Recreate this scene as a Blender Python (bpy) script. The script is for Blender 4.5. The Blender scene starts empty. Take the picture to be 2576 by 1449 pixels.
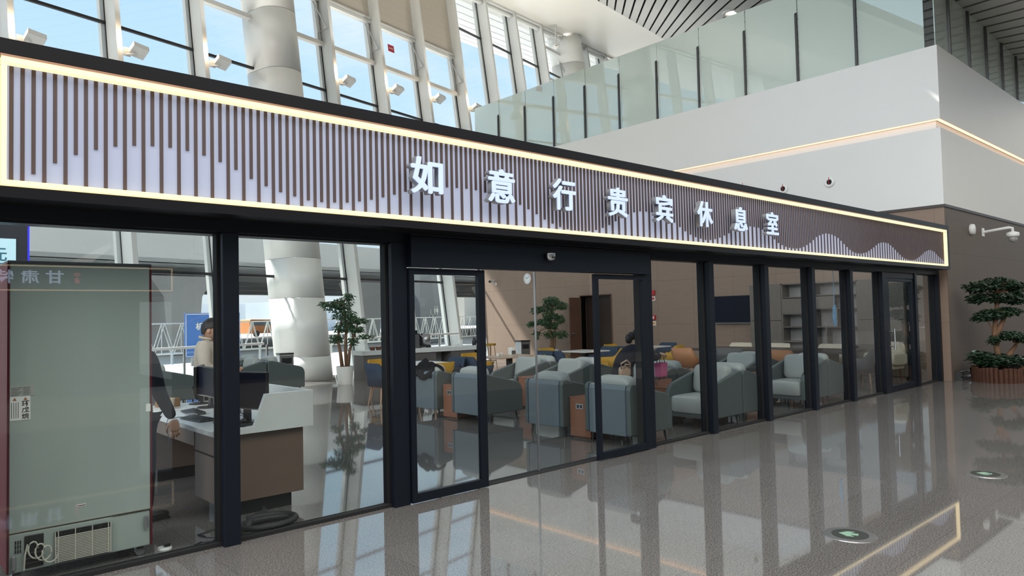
import bpy, bmesh, math, random
from mathutils import Vector, Matrix
SC = bpy.context.scene
COL = SC.collection
PI = math.pi
R_ = math.radians

# ------------------------------------------------------------------ camera
# world axes: X runs along the shopfront, Y into the lounge, Z up; metres
cam_d = bpy.data.cameras.new('camera'); cam = bpy.data.objects.new('camera', cam_d); COL.objects.link(cam)
W, H, FPX = 2576.0, 1449.0, 1795.77
def _ray(px, py): return Vector((px-W/2, -(py-H/2), -FPX)).normalized()
_x = _ray(3285, 747); _y = _ray(-328, 829); _z = _x.cross(_y).normalized(); _y = _z.cross(_x)
ROT = Matrix((_x, _y, _z))
CAM = Vector((0.0, -5.404, 1.65))
cam.matrix_world = Matrix.Translation(CAM) @ ROT.to_4x4()
cam_d.sensor_width = 36.0; cam_d.lens = FPX/W*36.0; cam_d.clip_end = 500; cam_d.clip_start = .05
SC.camera = cam

# ------------------------------------------------------------------ sky, sun, added hall fill, exposure
SC.view_settings.view_transform = 'Standard'; SC.view_settings.look = 'None'
SC.view_settings.exposure = 0.0; SC.view_settings.gamma = 1.0; SC.view_settings.use_curve_mapping = False
try:
    SC.cycles.use_denoising = True; SC.cycles.use_adaptive_sampling = True; SC.cycles.adaptive_threshold = 0.02
    SC.cycles.max_bounces = 10; SC.cycles.diffuse_bounces = 3; SC.cycles.glossy_bounces = 4
    SC.cycles.transparent_max_bounces = 24; SC.cycles.transmission_bounces = 4
    SC.cycles.sample_clamp_indirect = 6.0; SC.cycles.caustics_reflective = False; SC.cycles.caustics_refractive = False
except Exception: pass
wd = bpy.data.worlds.new('sky'); SC.world = wd; wd.use_nodes = True
nt = wd.node_tree; nt.nodes.clear()
o_ = nt.nodes.new('ShaderNodeOutputWorld'); bg = nt.nodes.new('ShaderNodeBackground'); nt.links.new(bg.outputs[0], o_.inputs[0])
tc = nt.nodes.new('ShaderNodeTexCoord'); sep = nt.nodes.new('ShaderNodeSeparateXYZ'); nt.links.new(tc.outputs['Generated'], sep.inputs[0])
rp = nt.nodes.new('ShaderNodeValToRGB'); nt.links.new(sep.outputs[2], rp.inputs[0])
e = rp.color_ramp.elements; e[0].position = 0.0; e[0].color = (.92, .98, 1.0, 1); e[1].position = .62; e[1].color = (.40, .66, 1.0, 1)
m_ = e.new(.22); m_.color = (.60, .84, 1.0, 1)
ns = nt.nodes.new('ShaderNodeTexNoise'); ns.inputs['Scale'].default_value = 3.2; ns.inputs['Detail'].default_value = 7; ns.inputs['Roughness'].default_value = .55
mp = nt.nodes.new('ShaderNodeMapping'); mp.inputs['Scale'].default_value = (1, 1, 2.6)
nt.links.new(tc.outputs['Generated'], mp.inputs[0]); nt.links.new(mp.outputs[0], ns.inputs[0])
cr = nt.nodes.new('ShaderNodeValToRGB'); cr.color_ramp.elements[0].position = .50; cr.color_ramp.elements[1].position = .74
cr.color_ramp.elements[1].color = (.55, .55, .55, 1)
nt.links.new(ns.outputs[0], cr.inputs[0])
mx = nt.nodes.new('ShaderNodeMixRGB'); nt.links.new(cr.outputs[0], mx.inputs[0]); nt.links.new(rp.outputs[0], mx.inputs[1]); mx.inputs[2].default_value = (1, 1, 1, 1)
nt.links.new(mx.outputs[0], bg.inputs[0]); bg.inputs[1].default_value = 1.1

def light(kind, name, loc, energy, color=(1, 1, 1), size=1, size_y=None, rot=(0, 0, 0)):
    d = bpy.data.lights.new(name, kind); d.energy = energy; d.color = color
    if kind == 'AREA':
        d.size = size
        if size_y: d.shape = 'RECTANGLE'; d.size_y = size_y
    if kind == 'SUN': d.angle = R_(.8)
    ob = bpy.data.objects.new(name, d); COL.objects.link(ob); ob.location = loc; ob.rotation_euler = rot
    return ob
sun = light('SUN', 'sun', (0, 40, 40), 16.0, (1, .94, .86))
sun.rotation_euler = Vector((-.30, .80, 1.0)).to_track_quat('Z', 'Y').to_euler()
# unseen soft lamps added to raise the fill light in the hall
light('AREA', 'hall_fill', (2, -11, 12.7), 3900, (1, .95, .88), 26, 12)
light('AREA', 'hall_fill', (-14, -2, 10.5), 5200, (.95, .98, 1), 10, 16, (0, R_(-50), 0))  # added fill, stands in for daylight from an unbuilt glazed end wall
light('AREA', 'hall_fill', (28, -10, 12.5), 800, (1, .86, .72), 16, 8)  # added warm fill for the right face of the fascia

# ------------------------------------------------------------------ helpers
def lin(r, g, b):
    f = lambda c: (c/255/12.92) if c/255 <= .04045 else ((c/255+.055)/1.055)**2.4
    return (f(r), f(g), f(b), 1)
MATS = {}
def mat(name, col, rough=.5, metal=0.0, spec=.5, noise=.06, nscale=8.0, bump=0.0, emit=None, estr=0.0, coat=0.0, stretch=None):
    """principled surface whose colour wanders a little (procedural noise)"""
    if name in MATS: return MATS[name]
    m = bpy.data.materials.new(name); m.use_nodes = True; t = m.node_tree; p = t.nodes['Principled BSDF']
    p.inputs['Roughness'].default_value = rough; p.inputs['Metallic'].default_value = metal
    p.inputs['Specular IOR Level'].default_value = spec; p.inputs['Coat Weight'].default_value = coat
    c = t.nodes.new('ShaderNodeTexCoord'); n = t.nodes.new('ShaderNodeTexNoise'); n.inputs['Scale'].default_value = nscale; n.inputs['Detail'].default_value = 4
    if stretch:
        mm = t.nodes.new('ShaderNodeMapping'); mm.inputs['Scale'].default_value = stretch
        t.links.new(c.outputs['Object'], mm.inputs[0]); t.links.new(mm.outputs[0], n.inputs['Vector'])
    else: t.links.new(c.outputs['Object'], n.inputs['Vector'])
    x = t.nodes.new('ShaderNodeMixRGB'); t.links.new(n.outputs[0], x.inputs[0])
    x.inputs[1].default_value = tuple(max(0, v*(1-noise)) for v in col[:3])+(1,); x.inputs[2].default_value = tuple(min(1, v*(1+noise)) for v in col[:3])+(1,)
    t.links.new(x.outputs[0], p.inputs['Base Color'])
    if bump:
        b = t.nodes.new('ShaderNodeBump'); b.inputs['Strength'].default_value = bump; b.inputs['Distance'].default_value = .01
        t.links.new(n.outputs[0], b.inputs['Height']); t.links.new(b.outputs[0], p.inputs['Normal'])
    if emit: p.inputs['Emission Color'].default_value = tuple(emit[:3])+(1,); p.inputs['Emission Strength'].default_value = estr
    MATS[name] = m; return m
def glass(name, tint=(.86, .9, .9), f0=.05, extra=None):
    """architectural glass: tinted see-through plus mirror reflection growing at grazing angles"""
    m = bpy.data.materials.new(name); m.use_nodes = True; t = m.node_tree; t.nodes.clear()
    o = t.nodes.new('ShaderNodeOutputMaterial'); g = t.nodes.new('ShaderNodeBsdfGlossy'); g.inputs['Roughness'].default_value = 0.0
    g.inputs['Color'].default_value = (.95, .97, .97, 1)
    tr = t.nodes.new('ShaderNodeBsdfTransparent'); tr.inputs[0].default_value = tint+(1,)
    lw = t.nodes.new('ShaderNodeLayerWeight'); lw.inputs[0].default_value = .5
    pw = t.nodes.new('ShaderNodeMath'); pw.operation = 'POWER'; t.links.new(lw.outputs['Facing'], pw.inputs[0]); pw.inputs[1].default_value = 4.5
    ma = t.nodes.new('ShaderNodeMath'); ma.operation = 'MULTIPLY_ADD'; t.links.new(pw.outputs[0], ma.inputs[0]); ma.inputs[1].default_value = 1-f0; ma.inputs[2].default_value = f0
    x = t.nodes.new('ShaderNodeMixShader'); t.links.new(ma.outputs[0], x.inputs[0])
    last = tr.outputs[0]
    if extra:
        d = t.nodes.new('ShaderNodeBsdfDiffuse'); d.inputs[0].default_value = extra[:3]+(1,)
        y = t.nodes.new('ShaderNodeMixShader'); y.inputs[0].default_value = extra[3]; t.links.new(tr.outputs[0], y.inputs[1]); t.links.new(d.outputs[0], y.inputs[2]); last = y.outputs[0]
    t.links.new(last, x.inputs[1]); t.links.new(g.outputs[0], x.inputs[2]); t.links.new(x.outputs[0], o.inputs[0])
    MATS[name] = m; return m

class MB:
    def __init__(s): s.v = []; s.f = []
    def add(s, vs, fs):
        n = len(s.v); s.v += [tuple(v) for v in vs]; s.f += [[i+n for i in f] for f in fs]; return s
    def box(s, x0, x1, y0, y1, z0, z1, M=None):
        vs = [Vector((x, y, z)) for z in (z0, z1) for y in (y0, y1) for x in (x0, x1)]
        if M: vs = [M @ v for v in vs]
        return s.add(vs, [(0, 2, 3, 1), (4, 5, 7, 6), (0, 1, 5, 4), (2, 6, 7, 3), (0, 4, 6, 2), (1, 3, 7, 5)])
    def prism(s, pts, axis, a, b, M=None):
        """2-D outline pushed from a to b along axis ('x': pts=(y,z), 'y': (x,z), 'z': (x,y))"""
        mk = {'x': lambda p, t: Vector((t, p[0], p[1])), 'y': lambda p, t: Vector((p[0], t, p[1])), 'z': lambda p, t: Vector((p[0], p[1], t))}[axis]
        n = len(pts); vs = [mk(p, a) for p in pts]+[mk(p, b) for p in pts]
        if M: vs = [M @ v for v in vs]
        return s.add(vs, [list(range(n))[::-1], list(range(n, 2*n))]+[[i, (i+1) % n, n+(i+1) % n, n+i] for i in range(n)])
    def lathe(s, prof, c=(0, 0, 0), n=20, M=None):
        vs = []; fs = []
        for r, z in prof:
            for k in range(n):
                v = Vector((c[0]+r*math.cos(2*PI*k/n), c[1]+r*math.sin(2*PI*k/n), c[2]+z)); vs.append(M @ v if M else v)
        for i in range(len(prof)-1):
            for k in range(n): fs.append([i*n+k, i*n+(k+1) % n, (i+1)*n+(k+1) % n, (i+1)*n+k])
        fs.append(list(range(n))[::-1]); fs.append([(len(prof)-1)*n+k for k in range(n)])
        return s.add(vs, fs)
    def tube(s, pts, r, n=8):
        pts = [Vector(p) for p in pts]; rs = r if isinstance(r, (list, tuple)) else [r]*len(pts); vs = []; fs = []; up = Vector((0, 0, 1))
        for i, p in enumerate(pts):
            d = (pts[min(i+1, len(pts)-1)]-pts[max(i-1, 0)]).normalized()
            a = d.cross(up if abs(d.z) < .95 else Vector((1, 0, 0))).normalized(); b = d.cross(a)
            for k in range(n): vs.append(p+rs[i]*(a*math.cos(2*PI*k/n)+b*math.sin(2*PI*k/n)))
        for i in range(len(pts)-1):
            for k in range(n): fs.append([i*n+k, i*n+(k+1) % n, (i+1)*n+(k+1) % n, (i+1)*n+k])
        fs.append(list(range(n))[::-1]); fs.append([(len(pts)-1)*n+k for k in range(n)])
        return s.add(vs, fs)
    def pillow(s, c, h, e=.45, n=20, m=12, M=None):
        """soft block: superellipsoid with half sizes h"""
        f = lambda w, k: math.copysign(abs(w)**k, w); vs = []; fs = []
        for j in range(m+1):
            p = -PI/2+PI*j/m
            for i in range(n):
                t = 2*PI*i/n
                v = Vector((c[0]+h[0]*f(math.cos(p), e)*f(math.cos(t), e), c[1]+h[1]*f(math.cos(p), e)*f(math.sin(t), e), c[2]+h[2]*f(math.sin(p), e)))
                vs.append(M @ v if M else v)
        for j in range(m):
            for i in range(n): fs.append([j*n+i, j*n+(i+1) % n, (j+1)*n+(i+1) % n, (j+1)*n+i])
        return s.add(vs, fs)
    def build(s, name, m, parent=None, bevel=0, smooth=False, loc=None):
        me = bpy.data.meshes.new(name); me.from_pydata(s.v, [], s.f); me.update()
        b = bmesh.new(); b.from_mesh(me); bmesh.ops.recalc_face_normals(b, faces=b.faces); b.to_mesh(me); b.free()
        if smooth:
            for p in me.polygons: p.use_smooth = True
        me.materials.append(m); o = bpy.data.objects.new(name, me); COL.objects.link(o)
        if parent: o.parent = parent
        if loc: o.location = loc
        if bevel:
            w = o.modifiers.new('b', 'BEVEL'); w.width = bevel; w.segments = 3; w.limit_method = 'ANGLE'; w.harden_normals = False
        return o
def tag(o, label=None, cat=None, group=None, kind=None):
    for k, v in (('label', label), ('category', cat), ('group', group), ('kind', kind)):
        if v: o[k] = v
    return o
def thing(name, label, cat, loc=(0, 0, 0), rz=0, group=None):
    o = bpy.data.objects.new(name, None); COL.objects.link(o); o.location = loc; o.rotation_euler = (0, 0, rz); o.empty_display_size = .2
    return tag(o, label, cat, group)
def struct(mb, name, m, parent=None, **k):
    o = mb.build(name, m, parent, **k)
    if not parent: o['kind'] = 'structure'
    return o
def dup(root, loc, rz, label, group=None, parent=None):
    r = root.copy(); COL.objects.link(r); r.location = loc; r.rotation_euler = (0, 0, rz); r['label'] = label
    if group: r['group'] = group
    for ch in list(root.children):
        c = ch.copy(); COL.objects.link(c); c.parent = r
        for g in list(ch.children):
            q = g.copy(); COL.objects.link(q); q.parent = c
    return r
def text_mesh(body, size, depth=.01, bold=0.0, m=None, name='lettering', parent=None, M=None, fit=None, heavy=0):
    """lettering turned into a mesh; text plane is XZ facing -Y unless M is given"""
    c = bpy.data.curves.new('t', 'FONT'); c.body = body; c.size = size; c.extrude = depth/2; c.offset = bold; c.resolution_u = 3
    o = bpy.data.objects.new('t', c); COL.objects.link(o); dg = bpy.context.evaluated_depsgraph_get(); dg.update()
    me = bpy.data.meshes.new_from_object(o.evaluated_get(dg)); bpy.data.objects.remove(o); bpy.data.curves.remove(c)
    if fit and len(me.vertices):      # stretch to (width, height), lower left corner at the origin
        xs = [v.co.x for v in me.vertices]; ys = [v.co.y for v in me.vertices]; sx = fit[0]/(max(xs)-min(xs)); sy = fit[1]/(max(ys)-min(ys)); ax, ay = min(xs), min(ys)
        for v in me.vertices: v.co.x = (v.co.x-ax)*sx; v.co.y = (v.co.y-ay)*sy
    if heavy:
        b = bmesh.new()
        for i_, (dx, dy) in enumerate(((0, .05), (1, 0.11), (-1, -.06), (.07, .72), (-.05, -.75), (.93, .62), (-.92, -.58), (.5, -.42), (-.52, .45))):
            q = me.copy(); q.transform(Matrix.Translation((dx*heavy, dy*heavy, .0003*i_))); b.from_mesh(q); bpy.data.meshes.remove(q)
        b.to_mesh(me); b.free()
    me.transform(Matrix.Rotation(R_(90), 4, 'X'))
    if M: me.transform(M)
    me.materials.clear(); me.materials.append(m); me.name = name
    r = bpy.data.objects.new(name, me); COL.objects.link(r)
    if parent: r.parent = parent
    return r
def skin(name, J, E, m, parent=None, sub=2, root=0, smooth=True):
    """body grown over a skeleton: J = {key: (x,y,z, rx, ry)}, E = pairs"""
    ks = list(J); me = bpy.data.meshes.new(name); me.from_pydata([J[k][:3] for k in ks], [(ks.index(a), ks.index(b)) for a, b in E], []); me.update()
    o = bpy.data.objects.new(name, me); COL.objects.link(o); s = o.modifiers.new('s', 'SKIN'); s.use_smooth_shade = True
    sv = me.skin_vertices[0].data
    for i, k in enumerate(ks):
        r = J[k][3:]; sv[i].radius = (r[0], r[1] if len(r) > 1 else r[0]); sv[i].use_root = (i == root)
    u = o.modifiers.new('u', 'SUBSURF'); u.levels = sub; u.render_levels = sub
    dg = bpy.context.evaluated_depsgraph_get(); dg.update(); nm = bpy.data.meshes.new_from_object(o.evaluated_get(dg))
    bpy.data.objects.remove(o)
    for p in nm.polygons: p.use_smooth = True
    nm.materials.clear(); nm.materials.append(m); nm.name = name
    r = bpy.data.objects.new(name, nm); COL.objects.link(r)
    if parent: r.parent = parent
    return r

# ------------------------------------------------------------------ materials
M_black = mat('frame_black', (.007, .010, .016, 1), .4, .1, .22, .15, 3)
M_black2 = mat('sign_frame_black', (.008, .008, .010, 1), .45, .05, .2, .15, 3)
M_gap = mat('dark_gap', (.004, .004, .005, 1), .8)
M_white = mat('white_plaster', (.74, .74, .72, 1), .6, 0, .3, .02, 1.5)
M_fin = mat('white_fin_paint', (.72, .73, .71, 1), .45, 0, .4, .02, 2)
M_colmn = mat('white_column_panel', (.76, .76, .73, 1), .35, 0, .5, .02, 1.5)
M_ceil = mat('ceiling_white_metal', (.66, .65, .60, 1), .38, 0, .5, .02, .5)
M_slatc = mat('ceiling_slat_grey', (.42, .42, .40, 1), .5, 0, .4, .05, .8)
M_glass = glass('shopfront_glass', (.82, .865, .87), .05)
M_wglass = glass('window_glass', (.93, .965, .985), .04)
M_bal = glass('balustrade_glass', (.62, .72, .68), .16, (.68, .78, .72, .76))
M_steel = mat('brushed_steel', (.42, .42, .42, 1), .3, .9, .5, .1, 30)
M_dsteel = mat('dark_steel', (.10, .10, .10, 1), .35, .8)
M_chrome = mat('chrome', (.75, .76, .78, 1), .12, 1)
M_wplastic = mat('white_plastic', (.78, .78, .76, 1), .35)
M_bplastic = mat('black_plastic', (.012, .012, .014, 1), .35)
M_screen = mat('dark_screen', (.006, .009, .02, 1), .35, 0, .04)
M_brick = None
M_leaf = mat('ficus_leaf', (.035, .10, .035, 1), .4, 0, .5, .55, 7)
M_leafd = mat('ficus_leaf_dark', (.012, .034, .013, 1), .5, 0, .5, .6, 7)
M_bark = mat('bark', (.19, .11, .065, 1), .8, 0, .2, .4, 14, .5)
M_pot = mat('white_pot', (.80, .79, .75, 1), .35)
M_soil = mat('soil', (.04, .028, .02, 1), .9, 0, .1, .4, 30)
M_chairg = mat('grey_green_leather', (.075, .094, .092, 1), .42, 0, .45, .08, 6, .05)
M_chairb = mat('blue_grey_leather', (.11, .143, .165, 1), .36, 0, .5, .06, 6, .05)
M_cush = mat('light_grey_leather', (.34, .365, .35, 1), .45, 0, .4, .06, 5, .15)
M_navy = mat('navy_fabric', (.032, .05, .085, 1), .75, 0, .3, .15, 40, .1)
M_must = mat('mustard_fabric', (.42, .235, .025, 1), .75, 0, .3, .12, 40, .1)
M_tan = mat('tan_leather', (.42, .19, .085, 1), .5, 0, .4, .1, 10)
M_cream = mat('cream_leather', (.56, .49, .38, 1), .5, 0, .4, .06, 10)
M_greysh = mat('grey_shell_fabric', (.10, .10, .105, 1), .7, 0, .3, .1, 20)
M_wood = mat('beech_wood', (.40, .235, .14, 1), .5, 0, .4, .2, 5, 0, stretch=(1, 1, 12))
M_dwood = mat('walnut_wood', (.13, .062, .038, 1), .4, 0, .45, .2, 4, 0, stretch=(6, 6, 1))
M_redwood = mat('red_brown_wood', (.25, .105, .06, 1), .4, 0, .45, .18, 3, 0, stretch=(2, 2, 9))
M_deskw = mat('desk_brown_laminate', (.155, .105, .08, 1), .38, 0, .4, .12, 1.6, 0, stretch=(1, 1, 9))
M_grwood = mat('grey_oak_laminate', (.145, .125, .105, 1), .45, 0, .4, .14, 3, 0, stretch=(6, 6, 1))
M_wtop = mat('white_solid_surface', (.74, .76, .74, 1), .3)
M_concrete = mat('outside_concrete', (.50, .50, .49, 1), .8, 0, .2, .08, .4)
M_deckm = mat('deck_panel', (.60, .62, .62, 1), .7, 0, .2, .08, .3)

def granite(name, base, tile, rough, joint=.75, scale=160):
    m = bpy.data.materials.new(name); m.use_nodes = True; t = m.node_tree; p = t.nodes['Principled BSDF']; L = t.links.new
    c = t.nodes.new('ShaderNodeTexCoord')
    v = t.nodes.new('ShaderNodeTexNoise'); v.inputs['Scale'].default_value = scale; v.inputs['Detail'].default_value = 3; v.inputs['Roughness'].default_value = .8; L(c.outputs['Object'], v.inputs[0])
    r = t.nodes.new('ShaderNodeValToRGB'); L(v.outputs[0], r.inputs[0]); e = r.color_ramp.elements
    e[0].position = .38; e[0].color = tuple(x*.40 for x in base)+(1,); e[1].position = .60; e[1].color = tuple(min(1, x*1.5) for x in base)+(1,)
    n = t.nodes.new('ShaderNodeTexNoise'); n.inputs['Scale'].default_value = .7; n.inputs['Detail'].default_value = 3; L(c.outputs['Object'], n.inputs[0])
    b = t.nodes.new('ShaderNodeTexBrick'); b.offset = 0; b.inputs['Scale'].default_value = 1.0; b.inputs['Brick Width'].default_value = tile; b.inputs['Row Height'].default_value = tile
    b.inputs['Mortar Size'].default_value = .004; b.inputs['Color1'].default_value = (1, 1, 1, 1); b.inputs['Color2'].default_value = (.93, .93, .93, 1); b.inputs['Mortar'].default_value = (joint, joint, joint, 1)
    L(c.outputs['Object'], b.inputs[0])
    x = t.nodes.new('ShaderNodeMixRGB'); x.blend_type = 'MULTIPLY'; x.inputs[0].default_value = 1; L(r.outputs[0], x.inputs[1]); L(b.outputs[0], x.inputs[2])
    y = t.nodes.new('ShaderNodeMixRGB'); y.blend_type = 'MULTIPLY'; y.inputs[0].default_value = .25; L(x.outputs[0], y.inputs[1]); L(n.outputs[0], y.inputs[2])
    L(y.outputs[0], p.inputs['Base Color']); p.inputs['Roughness'].default_value = rough; p.inputs['Specular IOR Level'].default_value = .5; p.inputs['IOR'].default_value = 2.35
    MATS[name] = m; return m
M_floor = granite('polished_granite', (.18, .170, .162), .9, .035, .78, 95)
def panelled(name, base, pw, ph, gap=.004, lines=.0, rough=.6, dark=.6, coord='yz'):
    """wall cladding: panels with thin joints plus fine horizontal grooves"""
    m = bpy.data.materials.new(name); m.use_nodes = True; t = m.node_tree; p = t.nodes['Principled BSDF']; L = t.links.new
    c = t.nodes.new('ShaderNodeTexCoord'); s = t.nodes.new('ShaderNodeSeparateXYZ'); L(c.outputs['Object'], s.inputs[0]); q = t.nodes.new('ShaderNodeCombineXYZ')
    L(s.outputs[{'x': 0, 'y': 1}[coord[0]]], q.inputs[0]); L(s.outputs[2], q.inputs[1])
    b = t.nodes.new('ShaderNodeTexBrick'); b.offset = 0; b.inputs['Scale'].default_value = 1; b.inputs['Brick Width'].default_value = pw; b.inputs['Row Height'].default_value = ph
    b.inputs['Mortar Size'].default_value = gap; b.inputs['Color1'].default_value = base+(1,); b.inputs['Color2'].default_value = tuple(x*.95 for x in base)+(1,); b.inputs['Mortar'].default_value = tuple(x*dark for x in base)+(1,)
    L(q.outputs[0], b.inputs[0])
    n = t.nodes.new('ShaderNodeTexNoise'); n.inputs['Scale'].default_value = 1; n.inputs['Detail'].default_value = 5; mm = t.nodes.new('ShaderNodeMapping'); mm.inputs['Scale'].default_value = (3, 3, 60)
    L(c.outputs['Object'], mm.inputs[0]); L(mm.outputs[0], n.inputs[0])
    x = t.nodes.new('ShaderNodeMixRGB'); x.blend_type = 'MULTIPLY'; x.inputs[0].default_value = lines; L(b.outputs[0], x.inputs[1]); L(n.outputs[0], x.inputs[2])
    L(x.outputs[0], p.inputs['Base Color']); p.inputs['Roughness'].default_value = rough; p.inputs['Specular IOR Level'].default_value = .3
    MATS[name] = m; return m
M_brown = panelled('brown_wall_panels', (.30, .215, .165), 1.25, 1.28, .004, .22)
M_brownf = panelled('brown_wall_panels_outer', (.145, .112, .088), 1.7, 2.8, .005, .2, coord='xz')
M_shade = panelled('roller_blind_cloth', (.60, .55, .48), 50, .03, .001, .1, .9, .95)
def emis(name, col, s):
    m = bpy.data.materials.new(name); m.use_nodes = True; t = m.node_tree; p = t.nodes['Principled BSDF']
    p.inputs['Base Color'].default_value = (col[0]*.5, col[1]*.5, col[2]*.5, 1)
    c = t.nodes.new('ShaderNodeTexCoord'); n = t.nodes.new('ShaderNodeTexNoise'); n.inputs['Scale'].default_value = .8; t.links.new(c.outputs['Object'], n.inputs[0])
    x = t.nodes.new('ShaderNodeMixRGB'); t.links.new(n.outputs[0], x.inputs[0]); x.inputs[1].default_value = tuple(v*.93 for v in col)+(1,); x.inputs[2].default_value = tuple(v*1.0 for v in col)+(1,)
    t.links.new(x.outputs[0], p.inputs['Emission Color']); p.inputs['Emission Strength'].default_value = s
    return m
M_neon = emis('neon_warm', (1, .80, .44), 1.22)
M_panel = emis('backlit_panel', (.44, .485, .64), .60)
M_letter = emis('letter_white_light', (.60, .72, 1.0), .78)
M_lside = mat('letter_side_metal', (.30, .31, .33, 1), .4, .4)
M_slat = mat('brown_slat', (.095, .066, .062, 1), .45, .1, .4, .1, 4)
M_copper = mat('copper_edge', (.50, .27, .17, 1), .35, .6)
M_cove = emis('cove_warm_light', (1, .62, .36), 2.0)
M_grimy = mat('freezer_back_grey', (.33, .375, .345, 1), .45, .1, .4, .16, 2.2, .1, stretch=(1, 1, .35))
M_grimy2 = mat('freezer_grille_cream', (.52, .50, .42, 1), .5)
M_maroon = mat('maroon_side_panel', (.09, .006, .012, 1), .5, 0, .2)
M_paper = mat('white_sticker', (.72, .72, .68, 1), .6)
M_ink = mat('black_ink', (.01, .01, .01, 1), .6)

# ================================================================== THE SETTING
# window wall frame of reference: u along the wall, v outward, z up; it leans out by LEAN per metre of height
A_ = R_(12.64); DU = Vector((math.cos(A_), math.sin(A_), 0)); NV = Vector((-math.sin(A_), math.cos(A_), 0)); V0 = 11.156; LEAN = .1378
def wp(u, off, z): return DU*u+NV*(V0+LEAN*z+off)+Vector((0, 0, z))       # on the leaning plane
def fp(u, v, z): return DU*u+NV*v+Vector((0, 0, z))                       # upright frame
def wbox(mb, u0, u1, o0, o1, z0, z1): 
    return mb.add([wp(u, o, z) for z in (z0, z1) for o in (o0, o1) for u in (u0, u1)], [(0, 2, 3, 1), (4, 5, 7, 6), (0, 1, 5, 4), (2, 6, 7, 3), (0, 4, 6, 2), (1, 3, 7, 5)])
def fbox(mb, u0, u1, v0, v1, z0, z1):
    return mb.add([fp(u, o, z) for z in (z0, z1) for o in (v0, v1) for u in (u0, u1)], [(0, 2, 3, 1), (4, 5, 7, 6), (0, 1, 5, 4), (2, 6, 7, 3), (0, 4, 6, 2), (1, 3, 7, 5)])
def zc(u): return 15.22+.069*(u-22.7)                                     # white ceiling height

# floors
fl = MB(); fl.add([(-40, -26, 0), (60, -26, 0)]+[fp(62, V0+.1, 0), fp(-40, V0+.1, 0)], [(0, 1, 2, 3)])
struct(fl, 'floor', M_floor)
gr = MB(); gr.add([fp(-80, V0+.1, -.03), fp(160, V0+.1, -.03), fp(160, 160, -.03), fp(-80, 160, -.03)], [(0, 1, 2, 3)])
tag(gr.build('ground', M_concrete), kind='structure')

# fins of the window wall
PITCH = 2.24; fin_u = {k: 7.04+PITCH*(k-2) for k in range(-3, 15)}; COLK = {4: 11.68, 12: 29.85}
for k, u in fin_u.items():
    if k in COLK: continue
    f = MB(); top = zc(u)+.35
    wbox(f, u, u+.13, -.47, 0, 0, top)
    o = struct(f, 'trim_%d' % (k+4), M_fin, bevel=.012)
    g = MB(); wbox(g, u-.10, u+.06, .03, .16, 0, top); g.build('mullion_cap', M_fin, o)
    g = MB(); wbox(g, u-.008, u+.02, -.0, .035, 0, top); g.build('gasket', M_bplastic, o)
for k, uc in COLK.items():
    c = MB(); r = .56; prof = [(uc+r*math.cos(t), -.5+r*math.sin(t)) for t in [PI+PI*i/18 for i in range(19)]]+[(uc+r*math.cos(t), .15+r*math.sin(t)) for t in [PI*i/18 for i in range(19)]]
    n = len(prof); joints = [-.0, .65, 2.25, 3.35, 5.2, 7.0, 8.8, 10.6, 12.4, 14.2, zc(uc)+.4]
    for a, b in zip(joints, joints[1:]):
        vs = [wp(u, o, z) for z in (a+.006, b-.006) for u, o in prof]
        c.add(vs, [list(range(n))[::-1], list(range(n, 2*n))]+[[i, (i+1) % n, n+(i+1) % n, n+i] for i in range(n)])
    o = struct(c, 'column', M_colmn, smooth=False)
    for p in o.data.polygons: p.use_smooth = abs(p.normal.z) < .7
    c = MB(); pr = [(uc+(u-uc)*.975, -.175+(w+.175)*.985) for u, w in prof]; vs = [wp(u, w, z) for z in (0, zc(uc)+.4) for u, w in pr]
    c.add(vs, [list(range(n))[::-1], list(range(n, 2*n))]+[[i, (i+1) % n, n+(i+1) % n, n+i] for i in range(n)]); c.build('column_core', M_steel, o)
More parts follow.
